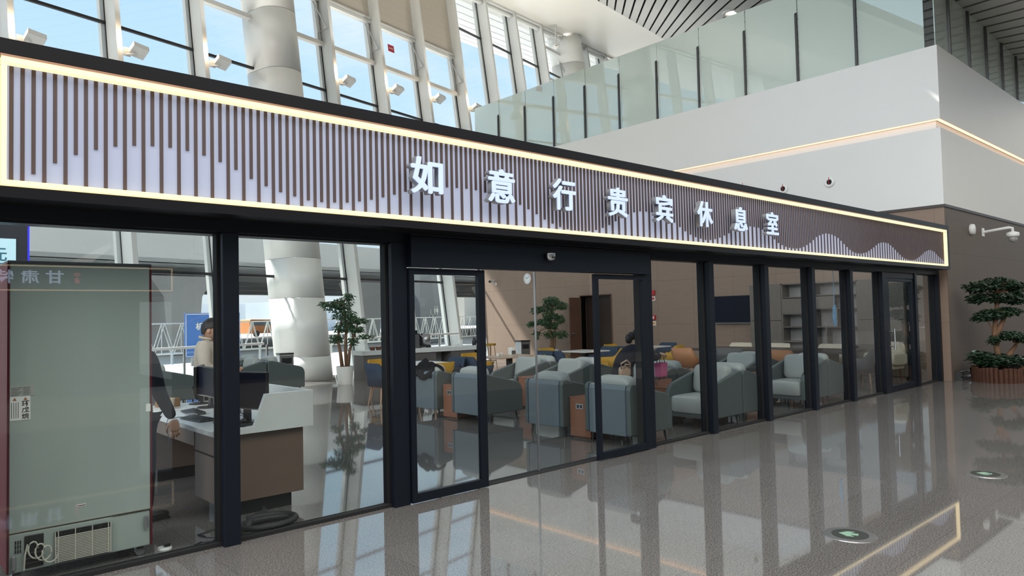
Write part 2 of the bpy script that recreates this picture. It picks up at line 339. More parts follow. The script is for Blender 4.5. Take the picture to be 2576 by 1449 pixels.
# glazing bays: pane + thin black transoms + thick grey rails + operable sash + blinds
ks = sorted(fin_u)
for i, k in enumerate(ks[:-1]):
    u0, u1 = fin_u[k]+.02, fin_u[k+1]
    g = MB(); g.add([wp(u0, .02, 0), wp(u1, .02, 0), wp(u1, .02, zc(u1)), wp(u0, .02, zc(u0))], [(0, 1, 2, 3)])
    w = struct(g, 'window_%d' % (i+1), M_wglass)
    t = MB()
    for z in (2.87, 4.38, 5.88, 7.39, 8.90):
        wbox(t, u0, u1, -.02, .06, z-.035, z+.035)
    if k >= 8:
        wbox(t, u0, u1, -.02, .06, 13.43, 13.5)
    t.build('transom', M_bplastic, w)
    if k <= 7:
        t = MB(); wbox(t, u0, u1, -.13, .06, 10.36, 10.50); wbox(t, u0, u1, -.13, .06, 11.86, 11.98); wbox(t, u0, u0+.05, -.07, .06, 10.5, 11.86); wbox(t, u1-.12, u1-.05, -.07, .06, 10.5, 11.86)
        t.build('sash_frame', M_fin, w, bevel=.008)
    elif k in (11,):
        t = MB(); wbox(t, u0, u1, -.13, .06, 13.0, 13.12); wbox(t, u0, u1, -.13, .06, 14.6, 14.75); t.build('sash_frame', M_fin, w)
    if k in (5, 6, 7):
        t = MB(); wbox(t, u0+.12, u1-.03, -.12, -.10, 12.02, zc(u0)); t.build('roller_blind', M_shade, w)
        t = MB(); wbox(t, u0+.12, u1-.03, -.16, -.08, 11.99, 12.06); t.build('blind_bottom_bar', M_fin, w)
    if k >= 8:
        t = MB(); t.tube([wp(u0+.12, -.25, zc(u0)-.2), wp(u1-.02, -.25, zc(u1)-.2)], .09, 12); t.build('blind_roller', M_fin, w)
    if k in (2, 3, 4, 5, 6, 7, 11):
        z0 = 10.85 if k != 11 else 13.3
        t = MB(); ua = u1-.22
        t.tube([wp(ua, -.05, z0+.95), wp(ua+.16, -.42, z0)], .022); t.tube([wp(ua+.16, -.42, z0), wp(ua+.1, -.30, z0-.05), wp(ua+.02, -.12, z0-.12), wp(ua+.02, -.1, z0-.42)], .016); t.tube([wp(ua+.05, -.05, z0+.95), wp(ua+.06, -.1, z0-.42)], .014)
        t.build('window_stay', M_steel, w)
# red sticker on one upper pane
st = MB(); u_ = fin_u[6]+.86; wbox(st, u_, u_+.30, -.0, .008, 11.16, 11.42)
st = tag(st.build('sticker', mat('red_sticker', (.62, .02, .05, 1), .5)), 'small red notice sticker high on an upper window pane', 'sticker')
s2 = MB(); wbox(s2, u_+.05, u_+.25, -.006, .0, 11.27, 11.31); s2.build('lettering_line', M_paper, st)

# ceilings
c = MB(); th = .3
uL, uR = -40, 62
def cpt(u, v): return fp(u, v, zc(u))
c.add([cpt(uL, V0+2.6), cpt(uR, V0+2.6), cpt(uR, 9.43), cpt(uL, 9.43)], [(0, 1, 2, 3)])
struct(c, 'ceiling', M_ceil)
# outer soffit of the same roof, rising to its edge
c = MB(); c.add([cpt(uL, V0+2.35), cpt(uR, V0+2.35), fp(uR, 24.3, zc(uR)+3.8), fp(uL, 24.3, zc(uL)+3.8)], [(0, 1, 2, 3)])
c.add([fp(uL, 24.3, zc(uL)+3.8), fp(uR, 24.3, zc(uR)+3.8), fp(uR, 24.4, zc(uR)+4.7), fp(uL, 24.4, zc(uL)+4.7)], [(0, 1, 2, 3)])
c.add([cpt(uL, V0+2.6)+Vector((0, 0, .6)), cpt(uR, V0+2.6)+Vector((0, 0, .6)), fp(uR, 24.4, zc(uR)+4.7), fp(uL, 24.4, zc(uL)+4.7)], [(0, 1, 2, 3)])
struct(c, 'roof', M_white)
c = MB()
for j in range(1, 8):
    v = V0+2.4+j*(24.3-V0-2.4)/8; zz = 3.8*(v-(V0+2.35))/(24.3-V0-2.35)
    for du, dv in ((0, .05),):
        c.add([fp(uL, v, zc(uL)+zz-.015), fp(uR, v, zc(uR)+zz-.015), fp(uR, v+.06, zc(uR)+zz-.0), fp(uL, v+.06, zc(uL)+zz-.0)], [(0, 1, 2, 3)])
struct(c, 'roof.001', M_steel)
# cornice strip where the glass meets the ceiling
c = MB()
for o0, z0 in ((-.02, -.06), (-.35, -.10)):
    vs = [DU*u+NV*(V0+LEAN*zc(u)+o)+Vector((0, 0, zc(u)+z)) for u in (uL, uR) for z in (z0, .02) for o in (o0, o0-.10)]
    c.add(vs, [(0, 1, 3, 2), (4, 6, 7, 5), (0, 4, 5, 1), (2, 3, 7, 6), (0, 2, 6, 4), (1, 5, 7, 3)])
struct(c, 'trim_20', M_fin)
# slatted ceiling: long grey planks with black gaps, sloping down towards the hall
dS = Vector((.73, .63, .26)).normalized(); B0 = cpt(0, 9.43); dB = (cpt(1, 9.43)-cpt(0, 9.43))
nS = dB.cross(dS).normalized()
if nS.z < 0: nS = -nS
c = MB()
for i in range(-60, 95):
    a = B0+dB*(i*.765); b = a+dB*(.765*.80)
    vs = []
    for p in (a, b):
        for t in (0, -36 if i >= 56 else (-20 if i < 44 else -20-16*(i-44)/12)):
            q = p+dS*t
            vs += [q, q+nS*.04]
    c.add(vs, [(0, 2, 6, 4), (1, 5, 7, 3), (0, 1, 3, 2), (4, 6, 7, 5), (0, 4, 5, 1), (2, 3, 7, 6)])
struct(c, 'ceiling.001', M_slatc)
c = MB(); c.add([B0-dB*50+nS*.3, B0+dB*75+nS*.3, B0+dB*75-dS*36+nS*.3, B0+dB*42.8-dS*36+nS*.3, B0+dB*33.6-dS*20+nS*.3, B0-dB*50-dS*20+nS*.3], [(0, 1, 2, 3, 4, 5)]); struct(c, 'ceiling.002', M_gap)
c = MB()
c.add([B0-dB*50, B0+dB*75, B0+dB*75+nS*.3, B0-dB*50+nS*.3], [(0, 1, 2, 3)]); struct(c, 'trim_21', M_ceil)

c = MB(); c.box(-40, 40, -24, -3.0, 12.9, 13.0); struct(c, 'ceiling.003', M_ceil)
# the inner block: brown panelled wall below, white fascia above, frosted balustrade on top
XW, YF = 17.45, -.2
b = MB(); yb = 15.7; yd0, yd1, zd = 9.30, 10.62, 2.22
b.box(XW, XW+.25, YF, yd0, 0, 3.80); b.box(XW, XW+.25, yd1, yb, 0, 3.80); b.box(XW, XW+.25, yd0, yd1, zd, 3.80)
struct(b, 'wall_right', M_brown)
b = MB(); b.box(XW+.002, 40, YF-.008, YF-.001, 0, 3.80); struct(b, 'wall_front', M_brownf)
b = MB(); b.box(XW-.03, 40, YF-.03, 16.2, 3.80, 3.86); struct(b, 'trim_22', mat('dark_brown_trim', (.05, .04, .035, 1), .5))
b = MB(); b.box(XW, XW+.3, YF, 16.2, 3.86, 5.56); b.box(XW, XW+.3, YF, 16.2, 5.76, 7.40)
struct(b, 'wall_right.001', M_white)
b = MB(); b.box(XW+.301, 40, YF, YF+.3, 3.86, 5.56); b.box(XW+.301, 40, YF, YF+.3, 5.76, 7.40); struct(b, 'wall_front.001', M_white)
b = MB(); b.box(XW+.12, XW+.2, YF+.12, 16.2, 5.57, 5.75); b.box(XW+.201, 40, YF+.12, YF+.2, 5.57, 5.75); struct(b, 'trim_23', M_white)
b = MB(); b.box(XW+.02, XW+.09, YF+.02, 16.2, 5.745, 5.758); b.box(XW+.091, 40, YF+.02, YF+.09, 5.745, 5.758)
cv = b.build('cove_light', M_cove); tag(cv, 'thin warm light strip recessed around the white fascia', 'light')
b = MB(); b.box(XW+.05, 40, YF+.1, 16.6, 7.1, 7.38); struct(b, 'floor.001', M_white)
b = MB(); b.box(44, 44.2, 0, 24, 7.38, 16); struct(b, 'wall_back', M_white)
# balustrade
bal_y = [16.0-1.45*i for i in range(12)]
for i in range(11):
    y1, y0 = bal_y[i], bal_y[i+1]
    t = thing('balustrade_panel', '%s glass balustrade panel on the white fascia, left face' % (['first', 'second', 'third', 'fourth', 'fifth', 'sixth', 'seventh', 'eighth', 'ninth', 'tenth', 'eleventh'][i]+' from the windows:'), 'balustrade', (XW+.06, y0, 7.40), 0, 'frosted glass balustrade panels')
    t['label'] = 'greenish glass balustrade panel, %s from the window wall along the long face' % ['first', 'second', 'third', 'fourth', 'fifth', 'sixth', 'seventh', 'eighth', 'ninth', 'tenth', 'corner one, eleventh'][i]
    m = MB(); m.box(0, .02, .012, y1-y0-.012, 0, 2.33); m.build('glass_pane', M_bal, t)
    if i < 10:
        m = MB(); m.prism([(-.06, 0), (.0, 0), (.0, 1.72), (-.03, 1.78), (-.06, 1.72)], 'y', .002, .05); m.build('post', M_dsteel, t)
for i in range(9):
    x0 = XW+.12+1.45*i-(.55 if i else 0); x1 = XW+.12+1.45*(i+1)-.55
    t = thing('balustrade_panel', 'greenish glass balustrade panel on the short face, %s right of the corner' % ['first', 'second', 'third', 'fourth', 'fifth', 'sixth', 'seventh', 'eighth', 'ninth'][i], 'balustrade', (x0, YF+.06, 7.40), 0, 'frosted glass balustrade panels')
    m = MB(); m.box(.012, x1-x0-.012, 0, .02, 0, 2.13); m.build('glass_pane', M_bal, t)
    m = MB(); m.prism([(-.06, 0), (.0, 0), (.0, 1.66), (-.03, 1.72), (-.06, 1.66)], 'x', x1-x0-.05, x1-x0-.002); m.build('post', M_dsteel, t)

# far side of the hall behind the camera: a dim shop with its own lit sign, mirrored in the glass
b = MB(); b.box(-30, 6.49, -16.5, -14.6, 3.41, 6.2); b.box(6.5, 75, -16.5, -14.5, 0, 6.2); b.box(-30, -24, -16.5, -14.5, 0, 3.4); struct(b, 'wall_left', mat('hall_wall_taupe', (.05, .045, .042, 1), .6))
b = MB(); b.box(-24, 6.5, -20, -19.8, 0, 3.4); b.box(-24, 6.5, -20, -14.6, -.01, .01); b.box(-24, 6.5, -20, -14.6, 3.39, 3.4); struct(b, 'wall_left.001', mat('shop_interior', (.045, .042, .04, 1), .7))
M_oppl = emis('opposite_letter_light', (.62, .76, 1.0), 3.2); M_oppn = emis('opposite_neon_light', (1, .74, .42), 2.6)
t = thing('shop_sign', 'dark shop sign band with white characters and warm neon border, across the hall', 'sign', (0, -14.4, 0))
b = MB(); b.box(-20, 6.1, -.2, 0, 2.2, 3.4); b.build('sign_band', mat('sign_band_grey', (.03, .03, .03, 1), .5), t)
b = MB(); b.box(-20, 5.9, 0, .04, 2.47, 2.50); b.box(-20, 5.9, 0, .04, 3.04, 3.07); b.box(5.87, 5.9, 0, .04, 2.501, 3.039); b.build('neon_strip', M_oppn, t)
for i, (ch, xx) in enumerate(zip('甘肃特产', (3.02, 2.53, 2.03, 1.53))):
    text_mesh(ch, .4, .03, .006, M_oppl, 'character', t, Matrix.Translation((xx+.42, .06, 2.64)) @ Matrix.Rotation(PI, 4, 'Z'), fit=(.36, .31))
M_redl = emis('red_letter', (.75, .12, .16), 3.0)
text_mesh('中', .4, .02, .004, M_redl, 'emblem', t, Matrix.Translation((3.78, .06, 2.80)) @ Matrix.Rotation(PI, 4, 'Z'), fit=(.12, .12))
text_mesh('源', .4, .02, .004, M_redl, 'emblem', t, Matrix.Translation((3.78, .06, 2.65)) @ Matrix.Rotation(PI, 4, 'Z'), fit=(.12, .13))
# lit shelves in that shop
for i, (x, z) in enumerate([(-1.5, .6), (-5, 1.0), (-9, 1.4), (1.5, 1.6)]):
    b = MB(); b.box(x, x+1.9, -19.2, -18.9, z, z+.05); b.box(x, x+1.9, -19.2, -18.95, z-.5, z-.45); b.box(x, x+.05, -19.2, -18.9, 0, z); b.box(x+1.85, x+1.9, -19.2, -18.9, 0, z)
    tag(b.build('shop_shelf', M_grwood), ['low', 'long left', 'far left tall', 'tall right'][i]+' wooden display shelf inside the shop across the hall', 'shelf')

# ================================================================== SHOPFRONT
mull = [(.47, .59), (1.94, 2.06), (3.40, 3.56), (7.00, 7.12), (8.38, 8.50), (9.86, 9.98), (11.37, 11.49), (12.83, 12.95), (14.26, 14.38), (15.94, 16.06), (17.30, 17.42)]
for i, (a, b_) in enumerate(mull):
    m = MB(); m.box(a, b_, -.055, -.001, 0, 2.313); m.box(a+.01, b_-.01, .0, .145, 0, 2.298)
    struct(m, 'trim_%d' % (30+i), M_black, bevel=.003)
    m = MB(); m.box(a-.015, a+.01, .03, .11, 0, 2.3); m.build('glazing_bead', M_gap, bpy.data.objects['trim_%d' % (30+i)])
m = MB(); m.box(.3, 17.42, -.05, -.001, 2.315, 2.41); m.box(.3, 17.42, 0, .15, 2.30, 2.43); m.box(.3, 17.42, -.045, .148, 2.431, 3.3); struct(m, 'trim_50', M_black)
m = MB()
for a, b_ in zip(mull, mull[1:]):
    if a[0] in (3.40, 14.26): continue
    m.box(a[1], b_[0], .0, .08, 0, .028)
m.box(3.6, 7.0, -.02, .12, 0, .006); struct(m, 'trim_51', M_gap)
n = 1
for a, b_ in zip(mull, mull[1:]):
    if a[0] in (3.40, 14.26): continue
    m = MB(); m.add([(a[1], .04, .02), (b_[0], .04, .02), (b_[0], .04, 2.31), (a[1], .04, 2.31)], [(0, 1, 2, 3)])
    struct(m, 'window_%d' % (40+n), M_glass); n += 1
# sliding entrance
d1 = MB(); d1.box(3.56, 7.0, -.13, .0, 2.10, 2.37); d1.box(3.56, 7.0, -.12, 0, 2.375, 2.40)
d1 = struct(d1, 'door_1', M_black, bevel=.004)
def leaf(x0, x1, st, y0, y1, parent, mat_, name='door_leaf', top=2.09, rail=.09):
    m = MB(); m.box(x0, x0+st[0], y0, y1, 0.01, top); m.box(x1-st[1], x1, y0, y1, .01, top); m.box(x0+st[0], x1-st[1], y0, y1, .01, rail); m.box(x0+st[0], x1-st[1], y0, y1, top-.055, top)
    o = m.build(name, mat_, parent, bevel=.003)
    g = MB(); yy = (y0+y1)/2; g.add([(x0+st[0], yy, rail), (x1-st[1], yy, rail), (x1-st[1], yy, top-.05), (x0+st[0], yy, top-.05)], [(0, 1, 2, 3)]); g.build('glass_pane', M_glass, o)
    return o
leaf(3.57, 4.44, (.05, .08), -.08, -.03, d1, M_black)
leaf(6.05, 6.99, (.06, .08), -.08, -.03, d1, M_black)
for x0, x1 in ((4.40, 5.21), (5.215, 6.08)):
    g = MB(); g.add([(x0, .03, .02), (x1, .03, .02), (x1, .03, 2.10), (x0, .03, 2.10)], [(0, 1, 2, 3)]); g.build('sliding_glass', M_glass, d1)
g = MB(); g.box(5.208, 5.218, .018, .042, .02, 2.10); g.build('seal_strip', M_steel, d1)
t = thing('door_sensor', 'small grey radar sensor above the sliding entrance', 'sensor', (5.27, -.13, 2.25))
m = MB(); m.lathe([(.028, -.045), (.05, -.03), (.058, 0), (.06, .03), (.058, .035)], M=Matrix.Scale(.7, 4, (0, 1, 0)) @ Matrix.Translation((0, -.05, 0))); m.build('housing', M_steel, t, smooth=True)
m = MB(); m.box(-.02, .02, -.082, -.07, -.02, -.005); m.build('lens', M_bplastic, t)
# swing door at the far end of the shopfront
d2 = MB(); d2.box(14.381, 14.50, -.045, .06, 0, 2.199); d2.box(14.381, 15.939, -.04, .06, 2.2, 2.299); d2 = struct(d2, 'door_2', M_black)
leaf(14.52, 15.92, (.10, .12), -.03, .03, d2, M_black, top=2.19, rail=.12)
m = MB(); m.tube([(14.66, -.09, .82), (14.66, -.09, 1.22)], .016); m.tube([(14.66, -.09, .88), (14.66, -.02, .88)], .01); m.tube([(14.66, -.09, 1.16), (14.66, -.02, 1.16)], .01); m.build('handle', M_chrome, d2)
# the small white end of a pull handle seen beside the mullion
# ------------------------------------------------------------------ sign box
t = thing('signboard', 'long illuminated black-framed sign with brown slats and white characters over the shopfront', 'sign', (0, 0, 0))
YS = -.35
m = MB(); X0, X1, Z0, Z1 = .30, 17.14, 2.42, 3.345
m.box(X0, X1, YS-.01, -.06, 3.255, Z1); m.box(X0, X1, YS-.01, -.06, Z0-.015, 2.47); m.box(X0, .55, YS-.01, -.06, 2.47, 3.255); m.box(17.03, X1, YS-.01, -.06, 2.47, 3.255); m.box(X0, X1, -.12, -.06, 2.4, 3.3)
m.build('frame', M_black2, t)
m = MB(); m.box(.555, 17.03, YS-.012, YS+.02, 3.24, 3.252); m.build('copper_trim', M_copper, t)
m = MB(); m.box(.56, 17.02, YS-.01, YS+.05, 3.203, 3.238); m.box(.56, 17.02, YS-.01, YS+.05, 2.478, 2.508); m.box(.56, .588, YS-.01, YS+.05, 2.508, 3.195); m.box(16.985, 17.02, YS-.01, YS+.05, 2.508, 3.195)
m.build('neon_strip', M_neon, t)
m = MB(); m.box(.58, 17.0, YS+.06, YS+.08, 2.48, 3.22); m.build('backlit_panel', M_panel, t)
WAVE = [(0.67, 2.518), (0.73, 2.567), (0.84, 2.647), (0.95, 2.713), (1.06, 2.76), (1.17, 2.797), (1.29, 2.82), (1.4, 2.833), (1.51, 2.838), (1.63, 2.83), (1.74, 2.812), (1.85, 2.779), (1.96, 2.736), (2.07, 2.682), (2.19, 2.638), (2.31, 2.603), (2.4, 2.588), (2.51, 2.568), (2.62, 2.565), (2.73, 2.572), (2.85, 2.582), (2.96, 2.602), (3.08, 2.629), (3.19, 2.659), (3.31, 2.696), (3.41, 2.728), (3.6, 2.775), (3.86, 2.81), (3.96, 2.814), (4.07, 2.818), (4.18, 2.815), (4.4, 2.79), (4.63, 2.754), (4.73, 2.728), (4.84, 2.694), (4.95, 2.654), (5.06, 2.608), (5.17, 2.574), (5.28, 2.546), (5.39, 2.53), (5.5, 2.523), (5.61, 2.522), (5.72, 2.531), (5.83, 2.545), (5.94, 2.575), (6.05, 2.611), (6.16, 2.66), (6.38, 2.758), (6.49, 2.79), (6.6, 2.813), (6.71, 2.822), (6.9, 2.82), (7.1, 2.79), (7.26, 2.743), (7.37, 2.697), (7.49, 2.645), (7.6, 2.609), (7.71, 2.581), (7.83, 2.566), (7.94, 2.553), (8.05, 2.557), (8.15, 2.571), (8.26, 2.595), (8.38, 2.631), (8.51, 2.672), (8.7, 2.75), (8.97, 2.804), (9.17, 2.803), (9.29, 2.799), (9.4, 2.779), (9.73, 2.662), (9.84, 2.613), (9.97, 2.582), (10.12, 2.558), (10.31, 2.552), (10.46, 2.558), (10.62, 2.589), (10.79, 2.642), (10.88, 2.676), (11.06, 2.765), (11.24, 2.819), (11.42, 2.847), (11.65, 2.84), (11.88, 2.79), (12.07, 2.706), (12.26, 2.63), (12.46, 2.58), (12.71, 2.569), (12.98, 2.607), (13.27, 2.698), (13.5, 2.789), (13.71, 2.822), (13.97, 2.812), (14.21, 2.741), (14.45, 2.645), (14.69, 2.566), (15.01, 2.54), (15.28, 2.554), (15.57, 2.635), (15.87, 2.741), (16.13, 2.792), (16.39, 2.764), (16.61, 2.68), (17.1, 2.56)]
def wave(x):
    for (a, za), (b, zb) in zip(WAVE, WAVE[1:]):
        if a <= x <= b: return za+(zb-za)*(x-a)/(b-a)
    return WAVE[0][1] if x < 1 else WAVE[-1][1]
m = MB(); i = 0; x = .617
while x < 16.99:
    full = (i == 0) or (i >= 3 and i % 2 == 1)
    m.box(x-.0105, x+.0105, YS+.047, YS+.060, 2.50 if full else wave(x), 3.20); x += .0556; i += 1
m.build('slats', M_slat, t)
for i, ch in enumerate('如意行贵宾休息室'):
    xc = 3.53+.843*i
    text_mesh(ch, .35, .012, 0, M_letter, 'character', t, Matrix.Translation((xc-.155, YS-.085, 2.70)), fit=(.31, .305), heavy=.0085)
    q = text_mesh(ch, .35, .055, 0, M_lside, 'character_side', None, Matrix.Translation((xc-.158, YS-.048, 2.697)), fit=(.316, .311), heavy=.0105)
    q.parent = [o for o in t.children if o.name.startswith('character')][-1]

# ================================================================== fittings on the brown block
for i, (y, z, r) in enumerate([(3.46, 4.73, .13), (2.27, 4.72, .13), (4.58, 4.93, .13)]):
    t = thing('air_nozzle', ['round white air nozzle with dark throat, the middle of three on the white fascia', 'round white air nozzle nearest the fascia corner', 'round white air nozzle half hidden behind the sign top'][i], 'air nozzle', (XW, y, z), 0, 'air nozzles on the white fascia')
    Mx = Matrix.Rotation(R_(-90), 4, 'Y')
    m = MB(); m.lathe([(r, 0), (r, .02), (r*.82, .04), (r*.55, .05), (r*.5, .02), (.001, .015)], M=Mx, n=28); m.build('ring', M_wplastic, t, smooth=True)
    m = MB(); m.lathe([(r*.46, .016), (r*.46, .03), (.001, .031)], M=Mx, n=20); m.build('throat', M_gap, t)
    m = MB(); m.box(-.05, -.034, -.006, .006, -r*.4, r*.95); m.build('ribbon', mat('red_ribbon', (.4, .03, .03, 1), .6), t)
def bullet(loc, rz, label):
    t = thing('security_camera', label, 'camera', loc, rz)
    m = MB(); m.tube([(0, 0, 0), (-.16, 0, .0), (-.22, 0, .05)], .018); m.lathe([(.05, 0), (.05, .02)], M=Matrix.Rotation(R_(-90), 4, 'Y')); m.build('arm', M_wplastic, t)
    m = MB(); m.tube([(-.14, .02, .11), (-.44, -.05, .07)], .055, 14); m.build('housing', M_wplastic, t, smooth=False)
    m = MB(); m.tube([(-.435, -.048, .07), (-.46, -.056, .066)], .048, 14); m.build('lens', M_bplastic, t)
bullet((XW, 14.86, 2.83), R_(12), 'white bullet security camera on the sunlit brown wall')
t = thing('wall_clock', 'round white wall clock on the brown wall above the dining chairs', 'clock', (XW, 13.12, 2.93))
Mx = Matrix.Rotation(R_(-90), 4, 'Y')
m = MB(); m.lathe([(.185, 0), (.19, .035), (.172, .045), (.17, .036), (.001, .036)], M=Mx, n=36); m.build('case', M_wplastic, t, smooth=False)
m = MB(); m.lathe([(.168, .037), (.001, .0375)], M=Mx, n=36); m.build('dial', mat('clock_dial', (.85, .86, .88, 1), .4), t)
m = MB()
for k in range(12):
    an = k*PI/6; cy, cz = .14*math.sin(an), .14*math.cos(an); m.box(-.041, -.038, cy-.007, cy+.007, cz-.016, cz+.016)
m.build('numeral_marks', M_ink, t)
m = MB()
for L_, an, w in ((.085, -R_(58), .008), (.12, R_(50), .006)):
    m.tube([(-.043, 0, 0), (-.043, -L_*math.sin(an), L_*math.cos(an))], w, 5)
m.build('hands', M_ink, t)
# fire alarm devices
M_red = mat('alarm_red', (.5, .02, .03, 1), .4)
for i, (z, lab) in enumerate([(2.14, 'red fire alarm sounder, the upper device beside the mirrored wall panels'), (1.40, 'red manual fire call point below the alarm sounder')]):
    t = thing('fire_alarm', lab, 'alarm', (XW, 7.66, z))
    m = MB(); m.box(-.06, 0, -.075, .075, .0, .15); m.build('housing', M_red, t, bevel=.01)
    m = MB(); m.box(-.07, -.06, -.045, .045, .04, .11); m.build('face', M_red if i == 0 else M_wplastic, t)
    m = MB(); m.box(-.02, 0, -.075, .075, -.16, -.03); m.build('notice_plate', M_paper, t)
    m = MB(); m.box(-.022, -.02, -.05, .05, -.13, -.06); m.build('pictogram', M_red if i == 0 else mat('orange_ink', (.7, .25, .03, 1), .5), t)
# TV
t = thing('television', 'wall mounted flat television on the brown wall beside the grey oak cabinets', 'television', (XW-.06, 4.93, 1.30))
m = MB(); m.box(-.05, 0, -.62, .62, 0, .735); m.build('bezel', M_bplastic, t, bevel=.006)
m = MB(); m.box(-.062, -.049, -.605, .605, .03, .72); m.build('screen', M_screen, t)
m = MB(); m.box(-.066, -.0, -.62, .62, -.014, -.001); m.build('bottom_trim', M_steel, t)
m = MB(); m.box(0, .05, -.25, .25, .2, .55); m.build('wall_bracket', M_dsteel, t)
# wall trunk door + frame
d3 = MB(); d3.box(XW-.02, XW+.3, yd0-.03, yd0, 0, zd+.03); d3.box(XW-.02, XW+.3, yd1, yd1+.03, 0, zd+.03); d3.box(XW-.02, XW+.3, yd0, yd1, zd, zd+.03); d3 = struct(d3, 'door_3', M_dwood)
m = MB(); m.box(XW+.28, XW+.33, yd0, yd1, 0, zd); m.build('back_leaf', mat('deep_brown_door', (.03, .018, .014, 1), .35), d3)
m = MB(); m.box(XW-.55, XW-.0, yd1-.03, yd1+.015, 0.01, 2.17, ); q = m.build('door_leaf', M_dwood, d3)
m = MB(); m.tube([(XW-.48, yd1-.03, 1.0), (XW-.48, yd1-.09, 1.0), (XW-.34, yd1-.09, 1.0)], .012); m.build('handle', M_chrome, q)
# grey oak shelf cabinets against the wall
def shelf_unit(y0, y1, kind, label):
    t = thing('shelf_cabinet', label, 'cabinet', (XW-.40, y0, 0)); w = y1-y0; d = .385; H_ = 2.28
    m = MB(); m.box(0, d, 0, .03, 0, H_); m.box(0, d, w-.03, w, 0, H_); m.box(0, d, 0, w, H_-.03, H_); m.box(0, d, 0, w, 0, .08); m.build('carcass', M_grwood, t)
    if kind == 'door':
        m = MB(); m.box(-.018, 0, .004, w-.004, .09, 1.35); m.build('door', M_grwood, t)
        m = MB(); m.box(-.018, 0, .004, w-.004, 1.36, H_-.004); m.build('door', M_grwood, t)
        return
    m = MB(); m.box(d-.02, d, .03, w-.03, .08, H_-.03); m.build('back_panel', mat('grey_marble', (.30, .29, .28, 1), .3, 0, .5, .6, 2.2), t)
    m = MB(); zs = (.45, .82, 1.18, 1.50, 1.92) if kind == 'a' else (.45, .75, 1.18, 1.62, 1.95)
    for z in zs:
        m = MB(); m.box(.01, d-.02, .03, w-.03, z, z+.022); m.build('shelf', M_grwood, t)
    m = MB(); m.box(-.015, .003, .01, w-.01, .09, .44); m.build('door', M_grwood, t)
    m = MB()
    if kind == 'a': m.box(-.01, .01, .02, w-.02, 1.52, 1.90)
    else:
        m.box(-.01, .01, w*.5, w-.02, 1.64, 1.93)
        for f_, z0, z1 in ((.45, 1.20, 1.62), (.3, .47, .75), (.7, .77, 1.18)):
            q = MB(); q.box(.0, .3, w*f_, w*f_+.02, z0, z1); q.build('divider', M_grwood, t)
    m.build('flap', M_grwood, t)
shelf_unit(3.42, 4.28, 'door', 'tall grey oak cabinet with closed doors next to the television')
shelf_unit(2.62, 3.42, 'a', 'grey oak shelf unit with marble back, directly right of the closed cabinet')
shelf_unit(1.55, 2.62, 'b', 'wide grey oak shelf unit with open boxes, middle of the cabinet row')
shelf_unit(.55, 1.55, 'door', 'tall grey oak cabinet at the shopfront end of the cabinet row')

# front brown wall fittings
t = thing('wall_speaker', 'round white speaker on the brown wall left of the dome camera', 'speaker', (19.2, YF, 3.41))
m = MB(); m.lathe([(.12, 0), (.13, .03), (.12, .09), (.001, .10)], M=Matrix.Rotation(R_(90), 4, 'X'), n=28); m.build('housing', M_wplastic, t, smooth=True)
t = thing('dome_camera', 'white dome security camera hanging from a wall arm on the brown wall', 'camera', (20.15, YF, 3.40))
m = MB(); m.box(-.07, .07, -.03, 0, -.1, .1); m.tube([(0, 0, 0), (0, -.55, .06), (0, -.62, .04), (0, -.62, -.06)], .035, 12); m.build('arm', M_wplastic, t)
m = MB(); m.lathe([(.05, 0), (.13, -.03), (.135, -.09), (.12, -.13)], c=(0, -.62, -.04), n=24); m.build('housing', M_wplastic, t, smooth=True)
m = MB(); m.lathe([(.095, -.12), (.09, -.19), (.06, -.24), (.005, -.26)], c=(0, -.62, -.04), n=20); m.build('dome', mat('smoked_dome', (.35, .34, .33, 1), .15), t, smooth=True)
t = thing('exit_light', 'small green-lit evacuation sign low on the brown wall behind the planter', 'sign', (19.0, YF, .50))
m = MB(); m.box(-.14, .14, -.02, 0, -.07, .09); m.build('housing', M_steel, t)
m = MB(); m.box(-.12, .12, -.024, -.02, -.05, .07); m.build('face', mat('exit_face', (.05, .2, .08, 1), .4, emit=(.3, .9, .45), estr=.25), t)
m = MB(); m.box(-.02, .06, -.028, -.024, -.01, .01); m.prism([(-.02, -.03), (-.02, .03), (-.07, 0)], 'y', -.028, -.024); m.build('arrow', emis('exit_arrow', (.8, 1, .85), .8), t)
b = MB(); b.box(17.56, 17.63, YF-.01, YF, 3.36, 3.60); tag(b.build('wall_grille', mat('bronze_grille', (.06, .045, .04, 1), .5)), 'narrow dark louvre near the top corner of the brown wall', 'grille')
t = thing('bumper_rail', 'low steel bumper rail running along the foot of the brown wall', 'rail', (17.6, YF, 0))
m = MB(); m.box(.0, 9, -.16, -.13, .17, .21); m.box(0, 9, -.16, -.13, .06, .10); m.build('rail', M_steel, t, bevel=.005)
for x in (0, 1.5, 3, 4.5, 6, 7.5, 8.9):
    m = MB(); m.box(x, x+.05, -.16, -.0, 0, .2); m.build('bracket', M_dsteel, t)

# evacuation discs set in the floor
for (x, y, an, lab) in ((5.30, -3.12, 20, 'dark round floor marker with green arrow, nearer of the two in the polished floor'), (8.07, -3.25, 20, 'dark round floor marker, the farther one near the right edge')):
    t = thing('floor_marker', lab, 'floor marker', (x, y, 0), R_(an), 'evacuation markers in the floor')
    m = MB(); m.lathe([(.125, 0), (.125, .007), (.001, .0072)], n=36); m.build('disc', mat('marker_black', (.03, .035, .03, 1), .3), t)
    m = MB(); m.lathe([(.18, 0), (.178, .004), (.125, .005), (.125, 0)], n=36); m.build('rim', M_steel, t)
    m = MB(); m.prism([(-.022, -.055), (.022, -.055), (.022, .0), (.06, -.03), (.06, .02), (0, .075), (-.06, .02), (-.06, -.03), (-.022, .0)], 'z', .0066, .0086); m.build('arrow', mat('marker_arrow', (.22, .36, .26, 1), .5), t)
